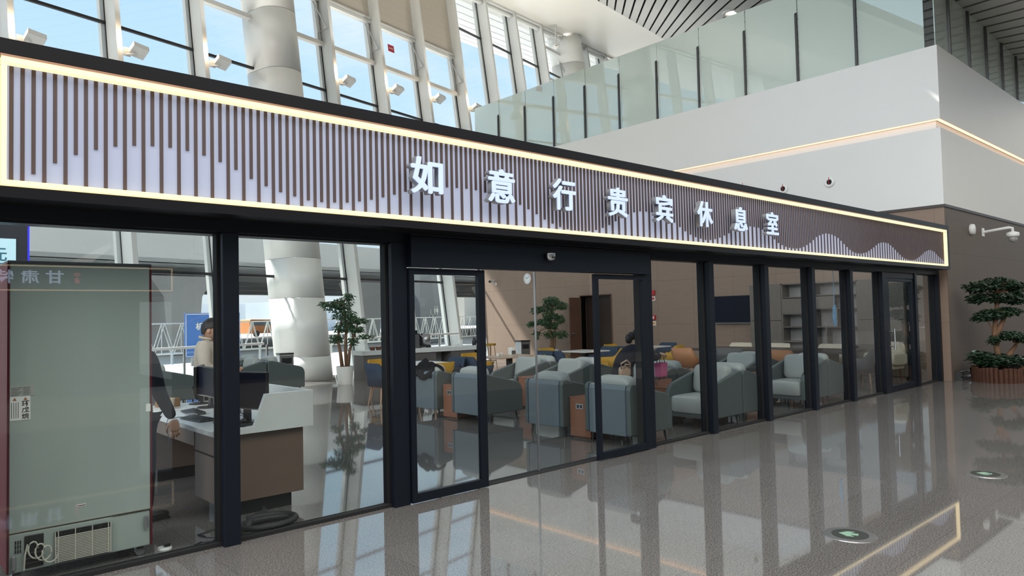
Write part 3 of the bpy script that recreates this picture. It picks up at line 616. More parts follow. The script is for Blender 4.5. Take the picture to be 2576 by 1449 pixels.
# spot lamps on the fins
_sp = [(k, z) for k, z in zip((1, 2, 3, 5, 6, 7, 8), (7.76, 8.17, 8.52, 9.19, 9.47, 9.70, 9.86))]
proto = None
names = ['first', 'second', 'third', 'fourth', 'fifth', 'sixth', 'seventh']
for i, (k, z) in enumerate(_sp):
    lab = 'white box floodlight bracketed to a window fin, %s from the left' % names[i]
    loc = wp(fin_u[k]+.14, -.40, z)
    if not proto:
        proto = t = thing('floodlight', lab, 'floodlight', loc, A_, 'floodlights on the window fins')
        Mh = Matrix.Translation((.30, -.16, .02)) @ Matrix.Rotation(R_(-28), 4, 'X') @ Matrix.Rotation(R_(10), 4, 'Y')
        m = MB(); m.box(-.17, .19, -.17, .17, -.07, .07, M=Mh); m.build('lamp_head', M_wplastic, t, bevel=.01)
        m = MB(); m.box(0, .16, -.10, -.08, -.16, .05); m.tube([(0, -.05, -.12), (.10, -.12, -.12), (.26, -.16, -.08)], .022); m.build('bracket', M_wplastic, t)
    else: dup(proto, loc, A_, lab, 'floodlights on the window fins')
    pass
for k in range(1, 13):
    if k in COLK: continue
    d = light('SPOT', 'floodlight_beam', wp(fin_u[k]+.4, -.9, min(_sp[min(k, 6)-1][1], 9.9)+.2), 340, (1, .95, .87)); d.visible_glossy = False; d.data.spot_size = R_(130); d.data.spot_blend = .8; d.data.shadow_soft_size = .06
    d.rotation_euler = Vector((-.05, .45, -1)).to_track_quat('Z', 'Y').to_euler()
for k, z in _sp:
    d = light('POINT', 'uplight', wp(fin_u[k]+.07, -.62, z+.25), 14, (1, .72, .45)); d.data.shadow_soft_size = .05; d.visible_glossy = False
# downlight in the slatted ceiling, ceiling camera
pz_ = None
def on_plane(px, py, p0, n_):
    d = ROT @ _ray(px, py); return CAM+d*((p0-CAM).dot(n_)/d.dot(n_))
p = on_plane(1842, 29, B0, nS)
t = thing('downlight', 'lit round downlight in the slatted grey ceiling', 'lamp', p-nS*.03)
m = MB(); m.lathe([(.34, 0), (.32, -.05), (.24, -.05), (.22, 0)], n=28); m.build('rim', M_wplastic, t)
m = MB(); m.lathe([(.215, -.01), (.001, -.02)], n=24); m.build('lamp_glass', emis('downlight_glow', (1, .93, .72), 3.0), t)
p = on_plane(1397, 62, cpt(20, 12), (cpt(1, 0)-cpt(0, 0)).cross(NV).normalized())
t = thing('ceiling_camera', 'white camera hanging on a thin rod from the white ceiling near the far column', 'camera', p)
m = MB(); m.tube([(0, 0, .05), (0, 0, -.95)], .03); m.build('rod', M_wplastic, t)
m = MB(); m.lathe([(.06, 0), (.17, -.06), (.18, -.16), (.10, -.26), (.01, -.28)], c=(0, 0, -.9), n=18); m.build('housing', M_wplastic, t, smooth=True)
m = MB(); m.lathe([(.05, -.0), (.001, -.02)], c=(-.09, -.12, -1.08), n=10); m.build('lens', M_bplastic, t)

# handrail inside the window wall
t = thing('handrail', 'white handrail with glass infill running along the foot of the windows', 'rail', (0, 0, 0))
for a_, b_ in ((-6, 10.1), (12.9, 17.9)):
    m = MB(); fbox(m, a_, b_, V0-.59, V0-.51, 1.03, 1.09); m.build('top_rail', M_wplastic, t, bevel=.01)
for k in range(-1, 9):
    if k == 4: continue
    m = MB(); fbox(m, fin_u[k]+.9, fin_u[k]+.94, V0-.57, V0-.53, 0, 1.03); m.build('post', M_steel, t)
for a_, b_ in ((-6, 10.1), (12.9, 17.9)):
    m = MB(); m.add([fp(a_, V0-.55, .12), fp(b_, V0-.55, .12), fp(b_, V0-.55, .98), fp(a_, V0-.55, .98)], [(0, 1, 2, 3)]); m.build('glass_infill', M_wglass, t)

# ================================================================== OUTSIDE
# elevated road deck, its piers, buildings, truss fence and the blue sign
d = MB(); fbox(d, -60, 120, 28, 60, 4.55, 4.75); fbox(d, -60, 120, 28, 28.5, 4.55, 6.1)
tag(d.build('elevated_road', M_deckm), 'grey elevated road deck spanning outside the windows', 'road deck')
dk = bpy.data.objects['elevated_road']
for v in (33, 38, 44, 52):
    g = MB(); fbox(g, -60, 120, v, v+1.1, 4.05, 4.56); g.build('girder', mat('deck_girder', (.22, .23, .23, 1), .8), dk)
for i, (u, w, lab) in enumerate([(4.5, 2.0, 'grey flared road pier left of the freezer, outside'), (19.1, 1.9, 'grey flared road pier behind the blue airport sign'), (32.3, 1.6, 'grey road pier right of the white column, outside'), (47, 2.2, 'grey road pier seen above the bar counter'), (62, 2.2, 'farthest grey road pier outside the windows')]):
    m = MB(); m.add([fp(u+s*w*k, v, z) for z, k in ((0, .42), (3.0, .55), (3.9, .9), (4.04, .9)) for s, v in ((-1, 30), (1, 30), (1, 31.6), (-1, 31.6))],
                    [(0, 1, 2, 3), (12, 13, 14, 15)]+[(4*j+a, 4*j+(a+1) % 4, 4*j+4+(a+1) % 4, 4*j+4+a) for j in range(3) for a in range(4)])
    tag(m.build('road_pier', M_concrete), lab, 'pier', 'piers of the elevated road')
# service block with the toilet pictograms
t = thing('service_block', 'grey block with white wheelchair and toilet pictograms outside the windows', 'building', fp(31.6, 25, 0), A_)
m = MB(); m.box(0, 2.2, 0, 2, 0, 4.4); m.build('wall', mat('block_grey', (.20, .215, .23, 1), .6), t)
m = MB(); cx, cz = .95, 1.72
m.tube([(cx+.12*math.cos(a), -.02, cz+.12*math.sin(a)) for a in [R_(160+i*25) for i in range(9)]], .018, 6); m.tube([(cx-.02, -.02, cz+.30), (cx-.02, -.02, cz+.08), (cx+.12, -.02, cz+.08), (cx+.18, -.02, cz-.08), (cx+.24, -.02, cz-.07)], .022, 6); m.lathe([(.035, -.01), (.035, .01)], M=Matrix.Translation((cx-.02, -.02, cz+.36)) @ Matrix.Rotation(R_(90), 4, 'X'), n=12)
m.build('wheelchair_pictogram', M_paper, t)
for dx, sk in ((1.32, 0), (1.55, 1)):
    m = MB(); m.lathe([(.045, -.01), (.045, .01)], M=Matrix.Translation((dx, -.02, 2.27)) @ Matrix.Rotation(R_(90), 4, 'X'), n=12)
    m.prism([(dx-.07, 2.18), (dx+.07, 2.18), (dx+(.10 if sk else .05), 1.95), (dx+.03, 1.92), (dx+.025, 1.78), (dx-.025, 1.78), (dx-.03, 1.92), (dx-(.10 if sk else .05), 1.95)], 'y', -.03, -.01)
    m.build('person_pictogram', M_paper, t)
# blue sign
t = thing('road_sign', 'large blue sign with white border and characters outside behind the standing man', 'sign', fp(13.4, 20, .33), A_)
m = MB(); m.box(0, 2.3, 0, .05, 0, 1.66); m.build('panel', mat('sign_blue', (.035, .16, .50, 1), .5), t, bevel=.01)
m = MB(); bw = .025
for x0, x1, z0, z1 in ((.03, 2.27, .03, .03+bw), (.03, 2.27, 1.605, 1.63), (.03, .03+bw, .03, 1.63), (2.245, 2.27, .03, 1.63)): m.box(x0, x1, -.006, 0, z0, z1)
m.build('border', M_paper, t)
text_mesh('机场', .4, .01, .008, M_paper, 'lettering', t, Matrix.Translation((.42, -.006, 1.02)), fit=(.66, .28))
for x in (.3, 1.9):
    m = MB(); m.box(x, x+.08, .05, .13, -.33, 1.5); m.build('post', M_steel, t)
# truss fence
t = thing('truss_fence', 'pale steel truss fence running outside at handrail height', 'fence', fp(6, 22, 0), A_)
m = MB()
for z in (.42, 1.62): m.tube([(0, 0, z), (40, 0, z)], .03, 6)
for y in (.5,):
    for z in (.42, 1.62): m.tube([(0, y, z), (40, y, z)], .03, 6)
m.build('rails', mat('fence_steel', (.50, .52, .50, 1), .5), t)
m = MB()
for i in range(50):
    x = i*.8
    m.tube([(x, 0, .42), (x+.4, 0, 1.62), (x+.8, 0, .42)], .022, 5); m.tube([(x+.4, 0, .42), (x+.4, 0, 1.62)], .018, 5); m.tube([(x, .5, 1.62), (x+.4, .5, .42), (x+.8, .5, 1.62)], .018, 5)
m.build('lattice', mat('fence_steel'), t) if False else m.build('lattice', MATS['fence_steel'], t)
for x in range(0, 41, 4):
    m = MB(); m.box(x, x+.07, 0, .07, 0, .42); m.build('foot', MATS['fence_steel'], t)
t = thing('steel_mast', 'greenish lattice mast with cross bracing beside the white column, outside', 'mast', fp(18.6, 21.5, 0), A_)
m = MB()
for x in (0, .34): m.tube([(x, 0, 0), (x, 0, 2.2)], .05, 8)
m.build('legs', mat('mast_green', (.42, .52, .48, 1), .5), t)
m = MB()
for j in range(3): m.tube([(.34, 0, .3+j*.6), (.9, 0, .6+j*.6), (.34, 0, .9+j*.6)], .02, 5); m.tube([(0, 0, .3+j*.6), (.34, 0, .3+j*.6)], .02, 5)
m.build('bracing', MATS['mast_green'], t)
# buildings under and beyond the deck
def building(name, lab, u, v, w, h, parts):
    t = thing('building', lab, 'building', fp(u, v, 0), A_)
    m = MB(); m.box(0, w, 0, 8, 0, h); m.build('wall', mat(name, *parts['wall']), t)
    for (x0, x1, z0, z1, mm) in parts['panes']:
        m = MB(); m.box(x0, x1, -.06, 0, z0, z1); m.build('window', mm, t)
    return t
M_bwin = mat('far_window', (.16, .20, .24, 1), .2)
building('far_white_wall', 'bright white low building far behind the truss fence', 36, 82, 22, 4.0, {'wall': ((.80, .82, .84, 1), .7), 'panes': [(1+i*.9, 1.4+i*.9, .2, 2.6, M_bwin) for i in range(9)]})
building('far_white_wall', 'white low building with slatted upper band, left of the white column outside', 60, 78, 30, 4.2, {'wall': ((.80, .82, .84, 1), .7), 'panes': [(.5+i*1.1, .75+i*1.1, 2.9, 4.0, M_bwin) for i in range(24)]})
building('far_beige_wall', 'beige building with dark windows seen above the bar counter', 96, 74, 60, 5.2, {'wall': ((.46, .42, .37, 1), .7), 'panes': [(4+i*6, 9+i*6, .9, 3.2, M_bwin) for i in range(9)]})
t = thing('van', 'orange and white van parked far outside beyond the truss fence', 'van', fp(42.2, 58, 0), A_)
m = MB(); m.prism([(0, .35), (4.2, .35), (4.2, 1.0), (3.5, 1.15), (3.0, 1.75), (0.1, 1.8), (0, 1.6)], 'y', 0, 1.7); m.build('body', mat('van_orange', (.75, .28, .08, 1), .4), t, bevel=.05)
m = MB(); m.prism([(.3, 1.15), (3.2, 1.15), (2.85, 1.62), (.3, 1.62)], 'y', -.01, 1.71); m.build('windows', M_bwin, t)
for x in (.8, 3.3):
    m = MB(); m.lathe([(.33, -.1), (.33, .1)], M=Matrix.Translation((x, .08, .33)) @ Matrix.Rotation(R_(90), 4, 'X'), n=16); m.build('wheel', M_bplastic, t)

# ================================================================== LOUNGE FURNITURE
def arm_profile():
    # side outline in (x, z): high at the back, sloping to a rounded low front
    return [(0, .14), (.0, .70), (.015, .745), (.05, .765), (.10, .765), (.72, .615), (.80, .585), (.845, .53), (.86, .46), (.86, .14)]
def make_armchair():
    t = thing('armchair', '', 'armchair')
    for s in (-1, 1):
        m = MB(); y0, y1 = (.30, .37) if s > 0 else (-.37, -.30)
        m.prism(arm_profile(), 'y', y0, y1); m.build('side_panel', M_chairg, t, bevel=.018, smooth=False)
    m = MB(); m.prism([(.0, .135), (.0, .70), (.02, .745), (.06, .76), (.12, .74), (.13, .135)], 'y', -.298, .298); m.build('back_panel', M_chairb, t, bevel=.012)
    m = MB()
    for y in (-.303, .303): m.tube([(.004, y, .14), (.004, y, .71), (.02, y, .752)], .006, 6)
    m.build('piping', M_navy, t)
    m = MB(); m.box(.12, .84, -.30, .30, .145, .20); m.build('base_frame', M_chairg, t, bevel=.01)
    m = MB(); m.pillow((.51, 0, .32), (.36, .298, .125), .22, 28, 14); m.build('seat_cushion', M_cush, t, smooth=True)
    m = MB(); m.pillow((.20, 0, .64), (.105, .285, .215), .38, 28, 16, M=Matrix.Translation((.0, 0, 0)) @ Matrix.Translation((.2, 0, .64)) @ Matrix.Rotation(R_(-10), 4, 'Y') @ Matrix.Translation((-.2, 0, -.64))); m.build('back_cushion', M_cush, t, smooth=True)
    for x, y in ((.09, .30), (.09, -.30), (.76, .30), (.76, -.30)):
        m = MB(); m.tube([(x, y, .15), (x+(.02 if x > .4 else -.01), y*1.06, 0)], [.017, .009], 8); m.build('leg', M_bplastic, t)
    return t
ac = make_armchair(); ac_used = False
def armchair(x, y, facing, label, group='grey leather armchairs in the lounge'):
    """x, y: middle of the back edge; facing +1 looks along +X, -1 along -X"""
    global ac_used
    rz = 0 if facing > 0 else PI
    if not ac_used:
        ac.location = (x, y, 0); ac.rotation_euler.z = rz; ac['label'] = label; ac['group'] = group; ac_used = True; return ac
    return dup(ac, (x, y, 0), rz, label, group)
ROWY = (.49, 1.62, 3.33, 4.46)
nth = ('nearest the shopfront', 'second from the shopfront', 'third from the shopfront', 'fourth from the shopfront')
for j, y in enumerate(ROWY):
    armchair(6.85, y, 1, 'grey leather armchair in the row with backs to the entrance, %s' % nth[j])
for j, y in enumerate(ROWY):
    armchair(9.435, y, -1, 'grey leather armchair facing the entrance in the middle block, %s' % nth[j])
    armchair(9.455, y, 1, 'grey leather armchair back to back in the middle block, facing away, %s' % nth[j])
for j, y in enumerate(ROWY[:2]):
    armchair(12.20, y, -1, 'grey leather armchair facing the entrance in the far block, %s' % ('by the shopfront glass' if j == 0 else 'one further in'))
    armchair(12.22, y, 1, 'grey leather armchair back to back in the far block, facing away, %s' % ('by the shopfront glass' if j == 0 else 'one further in'))
# blocks near the windows behind the reception desk
for j, (x, y) in enumerate([(6.45, 10.17), (6.45, 11.25), (3.95, 9.6), (3.95, 10.7)]):
    nm = ('nearer block right of the desk', 'farther block right of the desk', 'block behind the standing man, nearer', 'block behind the standing man, farther')[j]
    armchair(x, y, -1, 'armchair by the windows facing left, %s' % nm, 'armchairs by the windows')
    armchair(x+.02, y, 1, 'armchair by the windows facing right, %s' % nm, 'armchairs by the windows')
# side tables
def side_table():
    t = thing('side_table', '', 'side table')
    m = MB(); m.box(0, .46, -.18, .18, .03, .525); m.build('body', M_redwood, t, bevel=.004)
    m = MB(); m.box(-.004, .47, -.184, .184, .525, .545); m.build('top', M_redwood, t, bevel=.003)
    m = MB(); m.box(.04, .42, -.15, .15, 0, .03); m.build('plinth', M_dwood, t)
    m = MB(); m.box(-.008, .0, -.065, .065, .39, .46); q = m.build('socket_plate', M_steel, t)
    m = MB(); m.box(-.010, -.007, -.045, -.01, .405, .445); m.box(-.010, -.007, .01, .045, .405, .445); m.build('sockets', M_bplastic, q)
    return t
stt = side_table(); st_used = False
for x, y, rz, lab in [(6.97, 1.055, 0, 'red-brown side table with socket plate between the two nearest armchairs'), (6.97, 3.895, 0, 'red-brown side table with socket plate between the two farther armchairs of the first row'),
                      (9.1, 1.055, PI, 'red-brown side table in the middle block facing the entrance, nearest the shopfront'), (9.1, 3.895, PI, 'red-brown side table in the middle block facing the entrance, farther in'),
                      (9.8, 1.055, 0, 'red-brown side table on the far side of the middle block, nearest the shopfront'), (9.8, 3.895, 0, 'red-brown side table on the far side of the middle block, farther in'),
                      (11.9, 1.055, PI, 'red-brown side table of the far block facing the entrance')]:
    if not st_used: stt.location = (x, y, 0); stt['label'] = lab; stt['group'] = 'red-brown side tables'; st_used = True
    else: dup(stt, (x, y, 0), rz, lab, 'red-brown side tables')
# dining chairs: bucket back that wraps into sloping arms
def bucket(prefix, hb, ha, w, dpt, shell, inner, seat_z=.44, wood=True, flare=.06):
    t = thing(prefix, '', 'chair')
    n = 25; vs = []; fs = []
    for i in range(n):
        a = -1+2*i/(n-1); an = a*R_(128); s = abs(a)
        k = min(1, max(0, (s-.30)/.38)); k = k*k*(3-2*k); top = hb+(ha-hb)*k
        ex = .55; f = lambda q: math.copysign(abs(q)**ex, q)
        for off, out in ((0, 0), (.035, 1)):
            for z, fl_ in ((seat_z-.08, 0), ((seat_z+top)/2, flare*.5), (top, flare)):
                rx, ry = dpt/2+off+fl_, w/2+off+fl_*.5
                vs.append((-f(math.cos(an))*rx, f(math.sin(an))*ry, z))
    for i in range(n-1):
        a, b = i*6, (i+1)*6
        for q in ((0, 1), (1, 2)): fs.append((a+q[0], b+q[0], b+q[1], a+q[1])); fs.append((a+3+q[0], a+3+q[1], b+3+q[1], b+3+q[0]))
        fs.append((a+2, b+2, b+5, a+5)); fs.append((a, a+3, b+3, b))
    e = (n-1)*6; fs += [(0, 1, 2, 5, 4, 3), (e, e+3, e+4, e+5, e+2, e+1)]
    m = MB(); m.add(vs, fs); o = m.build('shell', shell, t, smooth=True); 
    for p in o.data.polygons: p.use_smooth = len(p.vertices) == 4
    m = MB(); m.pillow((.02, 0, seat_z-.02), (dpt/2+.02, w/2-.005, .055), .35, 24, 10); m.build('seat', inner, t, smooth=True)
    m = MB(); m.lathe([(.20, seat_z-.12), (.22, seat_z-.07)], n=20); m.build('seat_base', M_wood if wood else shell, t)
    for x, y in ((.17, .17), (.17, -.17), (-.17, .17), (-.17, -.17)):
        m = MB(); m.tube([(x, y, seat_z-.08), (x*1.35, y*1.3, 0)], [.021, .011], 8); m.build('leg', M_wood if wood else M_dwood, t)
    return t
CH = {'navy': bucket('dining_chair', .80, .60, .50, .48, M_navy, M_navy), 'mustard': bucket('dining_chair', .80, .60, .50, .48, M_must, M_must),
      'tan': bucket('shell_chair', .80, .52, .52, .50, M_tan, M_cream, flare=.10), 'cream': bucket('shell_chair', .82, .56, .54, .50, M_cream, M_cream, flare=.10),
      'grey': bucket('shell_chair', .82, .62, .56, .50, M_greysh, M_cream, flare=.08)}
ch_used = set()
def chair(kind, x, y, deg, label, group):
    o = CH[kind]
    if kind not in ch_used: o.location = (x, y, 0); o.rotation_euler.z = R_(deg); o['label'] = label; o['group'] = group; ch_used.add(kind); return o
    return dup(o, (x, y, 0), R_(deg), label, group)
M_tabtop = mat('white_table_top', (.70, .70, .67, 1), .25); M_tabwood = mat('pale_wood_top', (.45, .33, .25, 1), .35, 0, .5, .1, 3, 0, stretch=(1, 8, 1))
cols = ['first', 'second', 'third', 'fourth']
for i, (x0, y0) in enumerate(((8.1, 6.42), (10.5, 6.40), (12.85, 6.30), (15.2, 6.20))):
    where = ['nearest the desk', 'second along', 'third along', 'farthest along'][i]
    t = thing('dining_table', ['white square dining table partly behind the entrance post', 'pale wood topped dining table in front of the sunlit wall', 'white square dining table in front of the potted ficus by the door', 'white dining table hidden mostly behind the leaning person'][i], 'table', (x0, y0, 0))
    m = MB(); w_ = .62 if i == 1 else .43; m.box(-w_, w_, -.43, .43, .725, .75); m.build('table_top', M_tabwood if i == 1 else M_tabtop, t, bevel=.004)
    m = MB(); m.box(-.05, .05, -.05, .05, .02, .725); m.build('stem', M_dsteel, t)
    m = MB(); m.box(-.25, .25, -.25, .25, 0, .02); m.build('foot_plate', M_dsteel, t)
    e_ = .15 if i == 1 else 0
    chair('navy', x0-.78-e_, y0, 0, 'navy dining chair on the left side of the dining table %s' % where, 'dining chairs')
    chair('mustard', x0-.25, y0+.80, -90, 'mustard dining chair on the window side of the dining table %s' % where, 'dining chairs')
    chair('mustard', x0-(.18 if i != 2 else -.12), y0-.80, 100 if i != 2 else 150, 'mustard dining chair on the near side of the dining table %s' % where, 'dining chairs')
    chair('navy', x0+.78+e_, y0+.1, 180, 'navy dining chair on the right side of the dining table %s' % where, 'dining chairs')
# meeting table and its shell chairs
t = thing('meeting_table', 'long dark wood meeting table in front of the grey oak cabinets', 'table', (15.25, 2.75, 0))
m = MB(); m.box(-.55, .55, -1.85, 1.85, .70, .755); m.build('table_top', mat('dark_table_top', (.05, .035, .03, 1), .3), t, bevel=.008)
for y in (-1.3, 1.3):
    m = MB(); m.box(-.35, .35, y-.05, y+.05, 0, .70); m.build('trestle', M_dwood, t)
for kind, x, y, dg_, lab in [('tan', 14.35, 4.35, 0, 'tan shell chair at the meeting table, the one farther from the shopfront'), ('grey', 14.35, 3.2, 12, 'dark grey shell chair with pale rim at the middle of the meeting table'), ('tan', 14.35, 1.95, 0, 'tan shell chair at the meeting table, nearer the shopfront'),
                             ('cream', 16.1, 4.2, 180, 'cream shell chair across the meeting table, farthest from the shopfront'), ('cream', 16.1, 3.2, 180, 'cream shell chair across the meeting table, beside the television'), ('cream', 16.1, 1.9, 180, 'cream shell chair across the meeting table, in front of the shelves'),
                             ('grey', 15.0, .60, 80, 'dark grey shell chair at the shopfront end of the meeting table')]:
    chair(kind, x, y, dg_, lab, 'shell chairs at the meeting table')
t = thing('easy_chair', 'pale cream easy chair behind the last shopfront pane', 'armchair', (16.35, .75, 0), R_(170))
m = MB(); m.pillow((0, 0, .40), (.30, .30, .11), .3); m.build('seat', M_cream, t, smooth=True)
m = MB(); m.pillow((-.26, 0, .62), (.08, .30, .26), .4); m.build('backrest', M_cream, t, smooth=True)
for y in (-.3, .3):
    m = MB(); m.pillow((-.02, y, .52), (.27, .05, .13), .4); m.build('armrest', M_cream, t, smooth=True)
for x, y in ((.2, .2), (.2, -.2), (-.2, .2), (-.2, -.2)):
    m = MB(); m.tube([(x, y, .34), (x*1.2, y*1.2, 0)], [.02, .012]); m.build('leg', M_dwood, t)

# bar counter with coffee machine by the windows
t = thing('bar_counter', 'long white-topped buffet counter with grey wood fronts by the windows', 'counter', (9.66, 11.28, 0), R_(-6))
L_ = 3.95
m = MB(); m.box(0, L_, 0, .70, .66, .78); m.build('worktop', M_wtop, t, bevel=.008)
for j, (a, b_) in enumerate([(.05, .92), (1.35, 2.25), (2.75, 3.55)]):
    m = MB(); m.box(a, b_, .04, .66, 0, .66); m.build('cabinet', mat('counter_grey_wood', (.13, .12, .115, 1), .5, 0, .4, .15, 3, 0, stretch=(1, 6, 6)), t)
m = MB(); m.box(3.7, L_-.03, .03, .67, 0, .66); m.build('end_panel', MATS['counter_grey_wood'], t)
m = MB(); m.box(.92, 3.7, .60, .66, 0.0, .66); m.build('back_panel', M_wplastic, t)
Mc = Matrix.Translation((9.66, 11.28, .78)) @ Matrix.Rotation(R_(-6), 4, 'Z')
def onc(x, y, z=0): return (Mc @ Vector((x, y, z)))
t = thing('coffee_machine', 'black and silver coffee machine on the buffet counter', 'coffee machine', onc(1.62, .30), R_(-6))
m = MB(); m.box(0, .26, 0, .42, 0, .38); m.build('grinder_body', M_greysh, t, bevel=.02)
m = MB(); m.box(.06, .24, .08, .34, .38, .50); m.build('bean_hopper', M_bplastic, t, bevel=.01)
m = MB(); m.box(.27, .66, .05, .42, 0, .06); m.box(.27, .50, .14, .42, .06, .40); m.build('brew_body', M_bplastic, t, bevel=.02)
m = MB(); m.lathe([(.15, .02), (.16, .2), (.15, .38), (.05, .40)], c=(.55, .22, 0), n=24); m.build('silver_drum', M_steel, t, smooth=True)
m = MB(); m.tube([(.33, .12, .40), (.38, .02, .28), (.40, .0, .18)], .014); m.build('steam_wand', M_chrome, t)
m = MB(); m.box(.30, .46, 0, .14, .0, .03); m.build('drip_tray', M_chrome, t)
for i, (dx, lab) in enumerate([(.42, 'left one of three small snack baskets on the counter end'), (.60, 'middle one of three small snack baskets on the counter end'), (.78, 'right one of three small snack baskets on the counter end')]):
    t = thing('snack_basket', lab, 'basket', onc(dx, .28), 0, 'snack baskets on the counter')
    m = MB(); m.lathe([(.06, 0), (.085, .09), (.078, .09), (.055, .02)], n=14); m.build('basket', M_dwood, t)
    m = MB(); m.pillow((0, 0, .09), (.07, .06, .03), .8, 12, 8); m.build('snacks', mat('snack_beige', (.55, .42, .33, 1), .7), t, smooth=True)
for i, (dx, h) in enumerate([(3.02, .07), (3.14, .07), (3.27, .18)]):
    m = MB(); m.lathe([(.03, 0), (.045, h), (.04, h), (.027, .01)], n=14)
    tag(m.build('cup', M_wplastic, loc=onc(dx, .3)), ['first small white cup', 'second small white cup', 'tall white cup stack'][i]+' near the right end of the counter', 'cup', 'white cups on the counter')
t = thing('thermos', 'dark thermos jug at the right end of the counter', 'jug', onc(3.74, .35))
m = MB(); m.lathe([(.06, 0), (.065, .10), (.04, .19), (.035, .22)], n=16); m.build('body', M_bplastic, t, smooth=True)
m = MB(); m.tube([(.04, 0, .18), (.10, 0, .16), (.07, 0, .06)], .01); m.build('handle', M_bplastic, t)
t = thing('bar_stool', 'thin legged stool with a yellow seat past the counter end', 'stool', (14.35, 11.6, 0))
m = MB(); m.lathe([(.17, .72), (.18, .75), (.17, .78), (.01, .785)], n=20); m.build('seat', M_must, t)
for k in range(4):
    a = PI/4+k*PI/2; m = MB(); m.tube([(.12*math.cos(a), .12*math.sin(a), .72), (.2*math.cos(a), .2*math.sin(a), 0)], .011); m.build('leg', M_wood, t)
m = MB(); m.tube([(.17*math.cos(R_(i*30)), .17*math.sin(R_(i*30)), .25) for i in range(13)], .008); m.build('foot_ring', M_wood, t)
# litter bins
for i, (x, y, lab) in enumerate([(15.35, 11.2, 'silver and black square litter bin left of the ficus by the door'), (7.65, 11.55, 'grey square litter bin at the foot of the white column')]):
    t = thing('litter_bin', lab, 'bin', (x, y, 0), R_(-10), 'square litter bins')
    m = MB(); m.box(-.17, .17, -.17, .17, .03, .80); m.build('body', M_steel, t, bevel=.01)
    m = MB(); m.box(-.175, .175, -.175, .175, .80, .84); m.build('lid', M_bplastic, t)
    m = MB(); m.box(-.12, .12, -.176, -.168, .58, .72); m.build('opening', M_gap, t)
# things on the pale wood table
t = thing('napkin_holder', 'white napkin dispenser standing on the pale wood dining table', 'napkin holder', (10.75, 6.6, .75))
m = MB(); m.box(-.05, .05, -.07, .07, 0, .17); m.build('body', M_wplastic, t, bevel=.015)
m = MB(); m.box(-.06, .06, -.075, -.07, .02, .10); m.build('slot', M_steel, t)
for i, (x, y) in enumerate([(10.3, 6.55), (10.45, 6.6)]):
    m = MB(); m.lathe([(.03, 0), (.05, .06), (.045, .06), (.02, .012)], n=16)
    tag(m.build('cup', M_wplastic, loc=(x, y, .75)), ('left' if i == 0 else 'right')+' one of two white teacups on the pale wood dining table', 'cup', 'teacups on the dining table')

# ------------------------------------------------------------------ potted trees
def leaf_mass(mb, blobs, n, size, rnd, droop=.5):
    for _ in range(n):
        b = rnd.choices(blobs, weights=[q[3] for q in blobs])[0]
        while True:
            d = Vector((rnd.uniform(-1, 1), rnd.uniform(-1, 1), rnd.uniform(-1, 1)))
            if d.length < 1: break
        p = Vector(b[:3])+Vector((d.x*b[4], d.y*b[4], d.z*b[5])); L = size*rnd.uniform(.7, 1.25)
        a = rnd.uniform(0, 2*PI); dr = -droop*rnd.uniform(.3, 1.6); ax = Vector((math.cos(a), math.sin(a), dr)).normalized()
        sd = ax.cross(Vector((rnd.uniform(-.5, .5), rnd.uniform(-.5, .5), 1))).normalized(); up = sd.cross(ax)*L*.08
        w = L*.23
        mb.add([p, p+ax*L*.35+sd*w-up, p+ax*L*.4+up, p+ax*L*.35-sd*w-up, p+ax*L], [(0, 1, 2), (0, 2, 3), (1, 4, 2), (2, 4, 3)])
def ficus(loc, label, blobs, trunk, branches, pot, n, size, leafm, seed, group=None, tr=.035):
    rnd = random.Random(seed); t = thing('potted_tree', label, 'potted tree', loc, 0, group)
    if pot:
        m = MB(); m.lathe([(pot[0]*.82, 0), (pot[0], pot[1]), (pot[0]*.93, pot[1]), (pot[0]*.9, pot[1]-.06)], n=28); m.build('pot', M_pot, t, smooth=False)
        m = MB(); m.lathe([(pot[0]*.92, pot[1]-.06), (.001, pot[1]-.05)], n=20); m.build('soil', M_soil, t)
    m = MB()
    for pts in trunk: m.tube(pts, [tr*(1-.5*i/(len(pts)-1)) for i in range(len(pts))], 9)
    m.build('trunk', M_bark, t, smooth=True)
    m = MB()
    for b in blobs:
        near = min((Vector(p) for pts in trunk for p in pts), key=lambda q: (q-Vector(b[:3])).length)
        for k in range(3):
            e_ = Vector(b[:3])+Vector((rnd.uniform(-.7, .7)*b[4], rnd.uniform(-.7, .7)*b[4], rnd.uniform(-.3, .5)*b[5]))
            m.tube([near, (near+e_)/2+Vector((0, 0, .06)), e_], [.013, .008, .004], 5)
    m.build('branches', M_bark, t)
    m = MB(); leaf_mass(m, blobs, n, size, rnd); m.build('foliage', leafm, t)
    return t
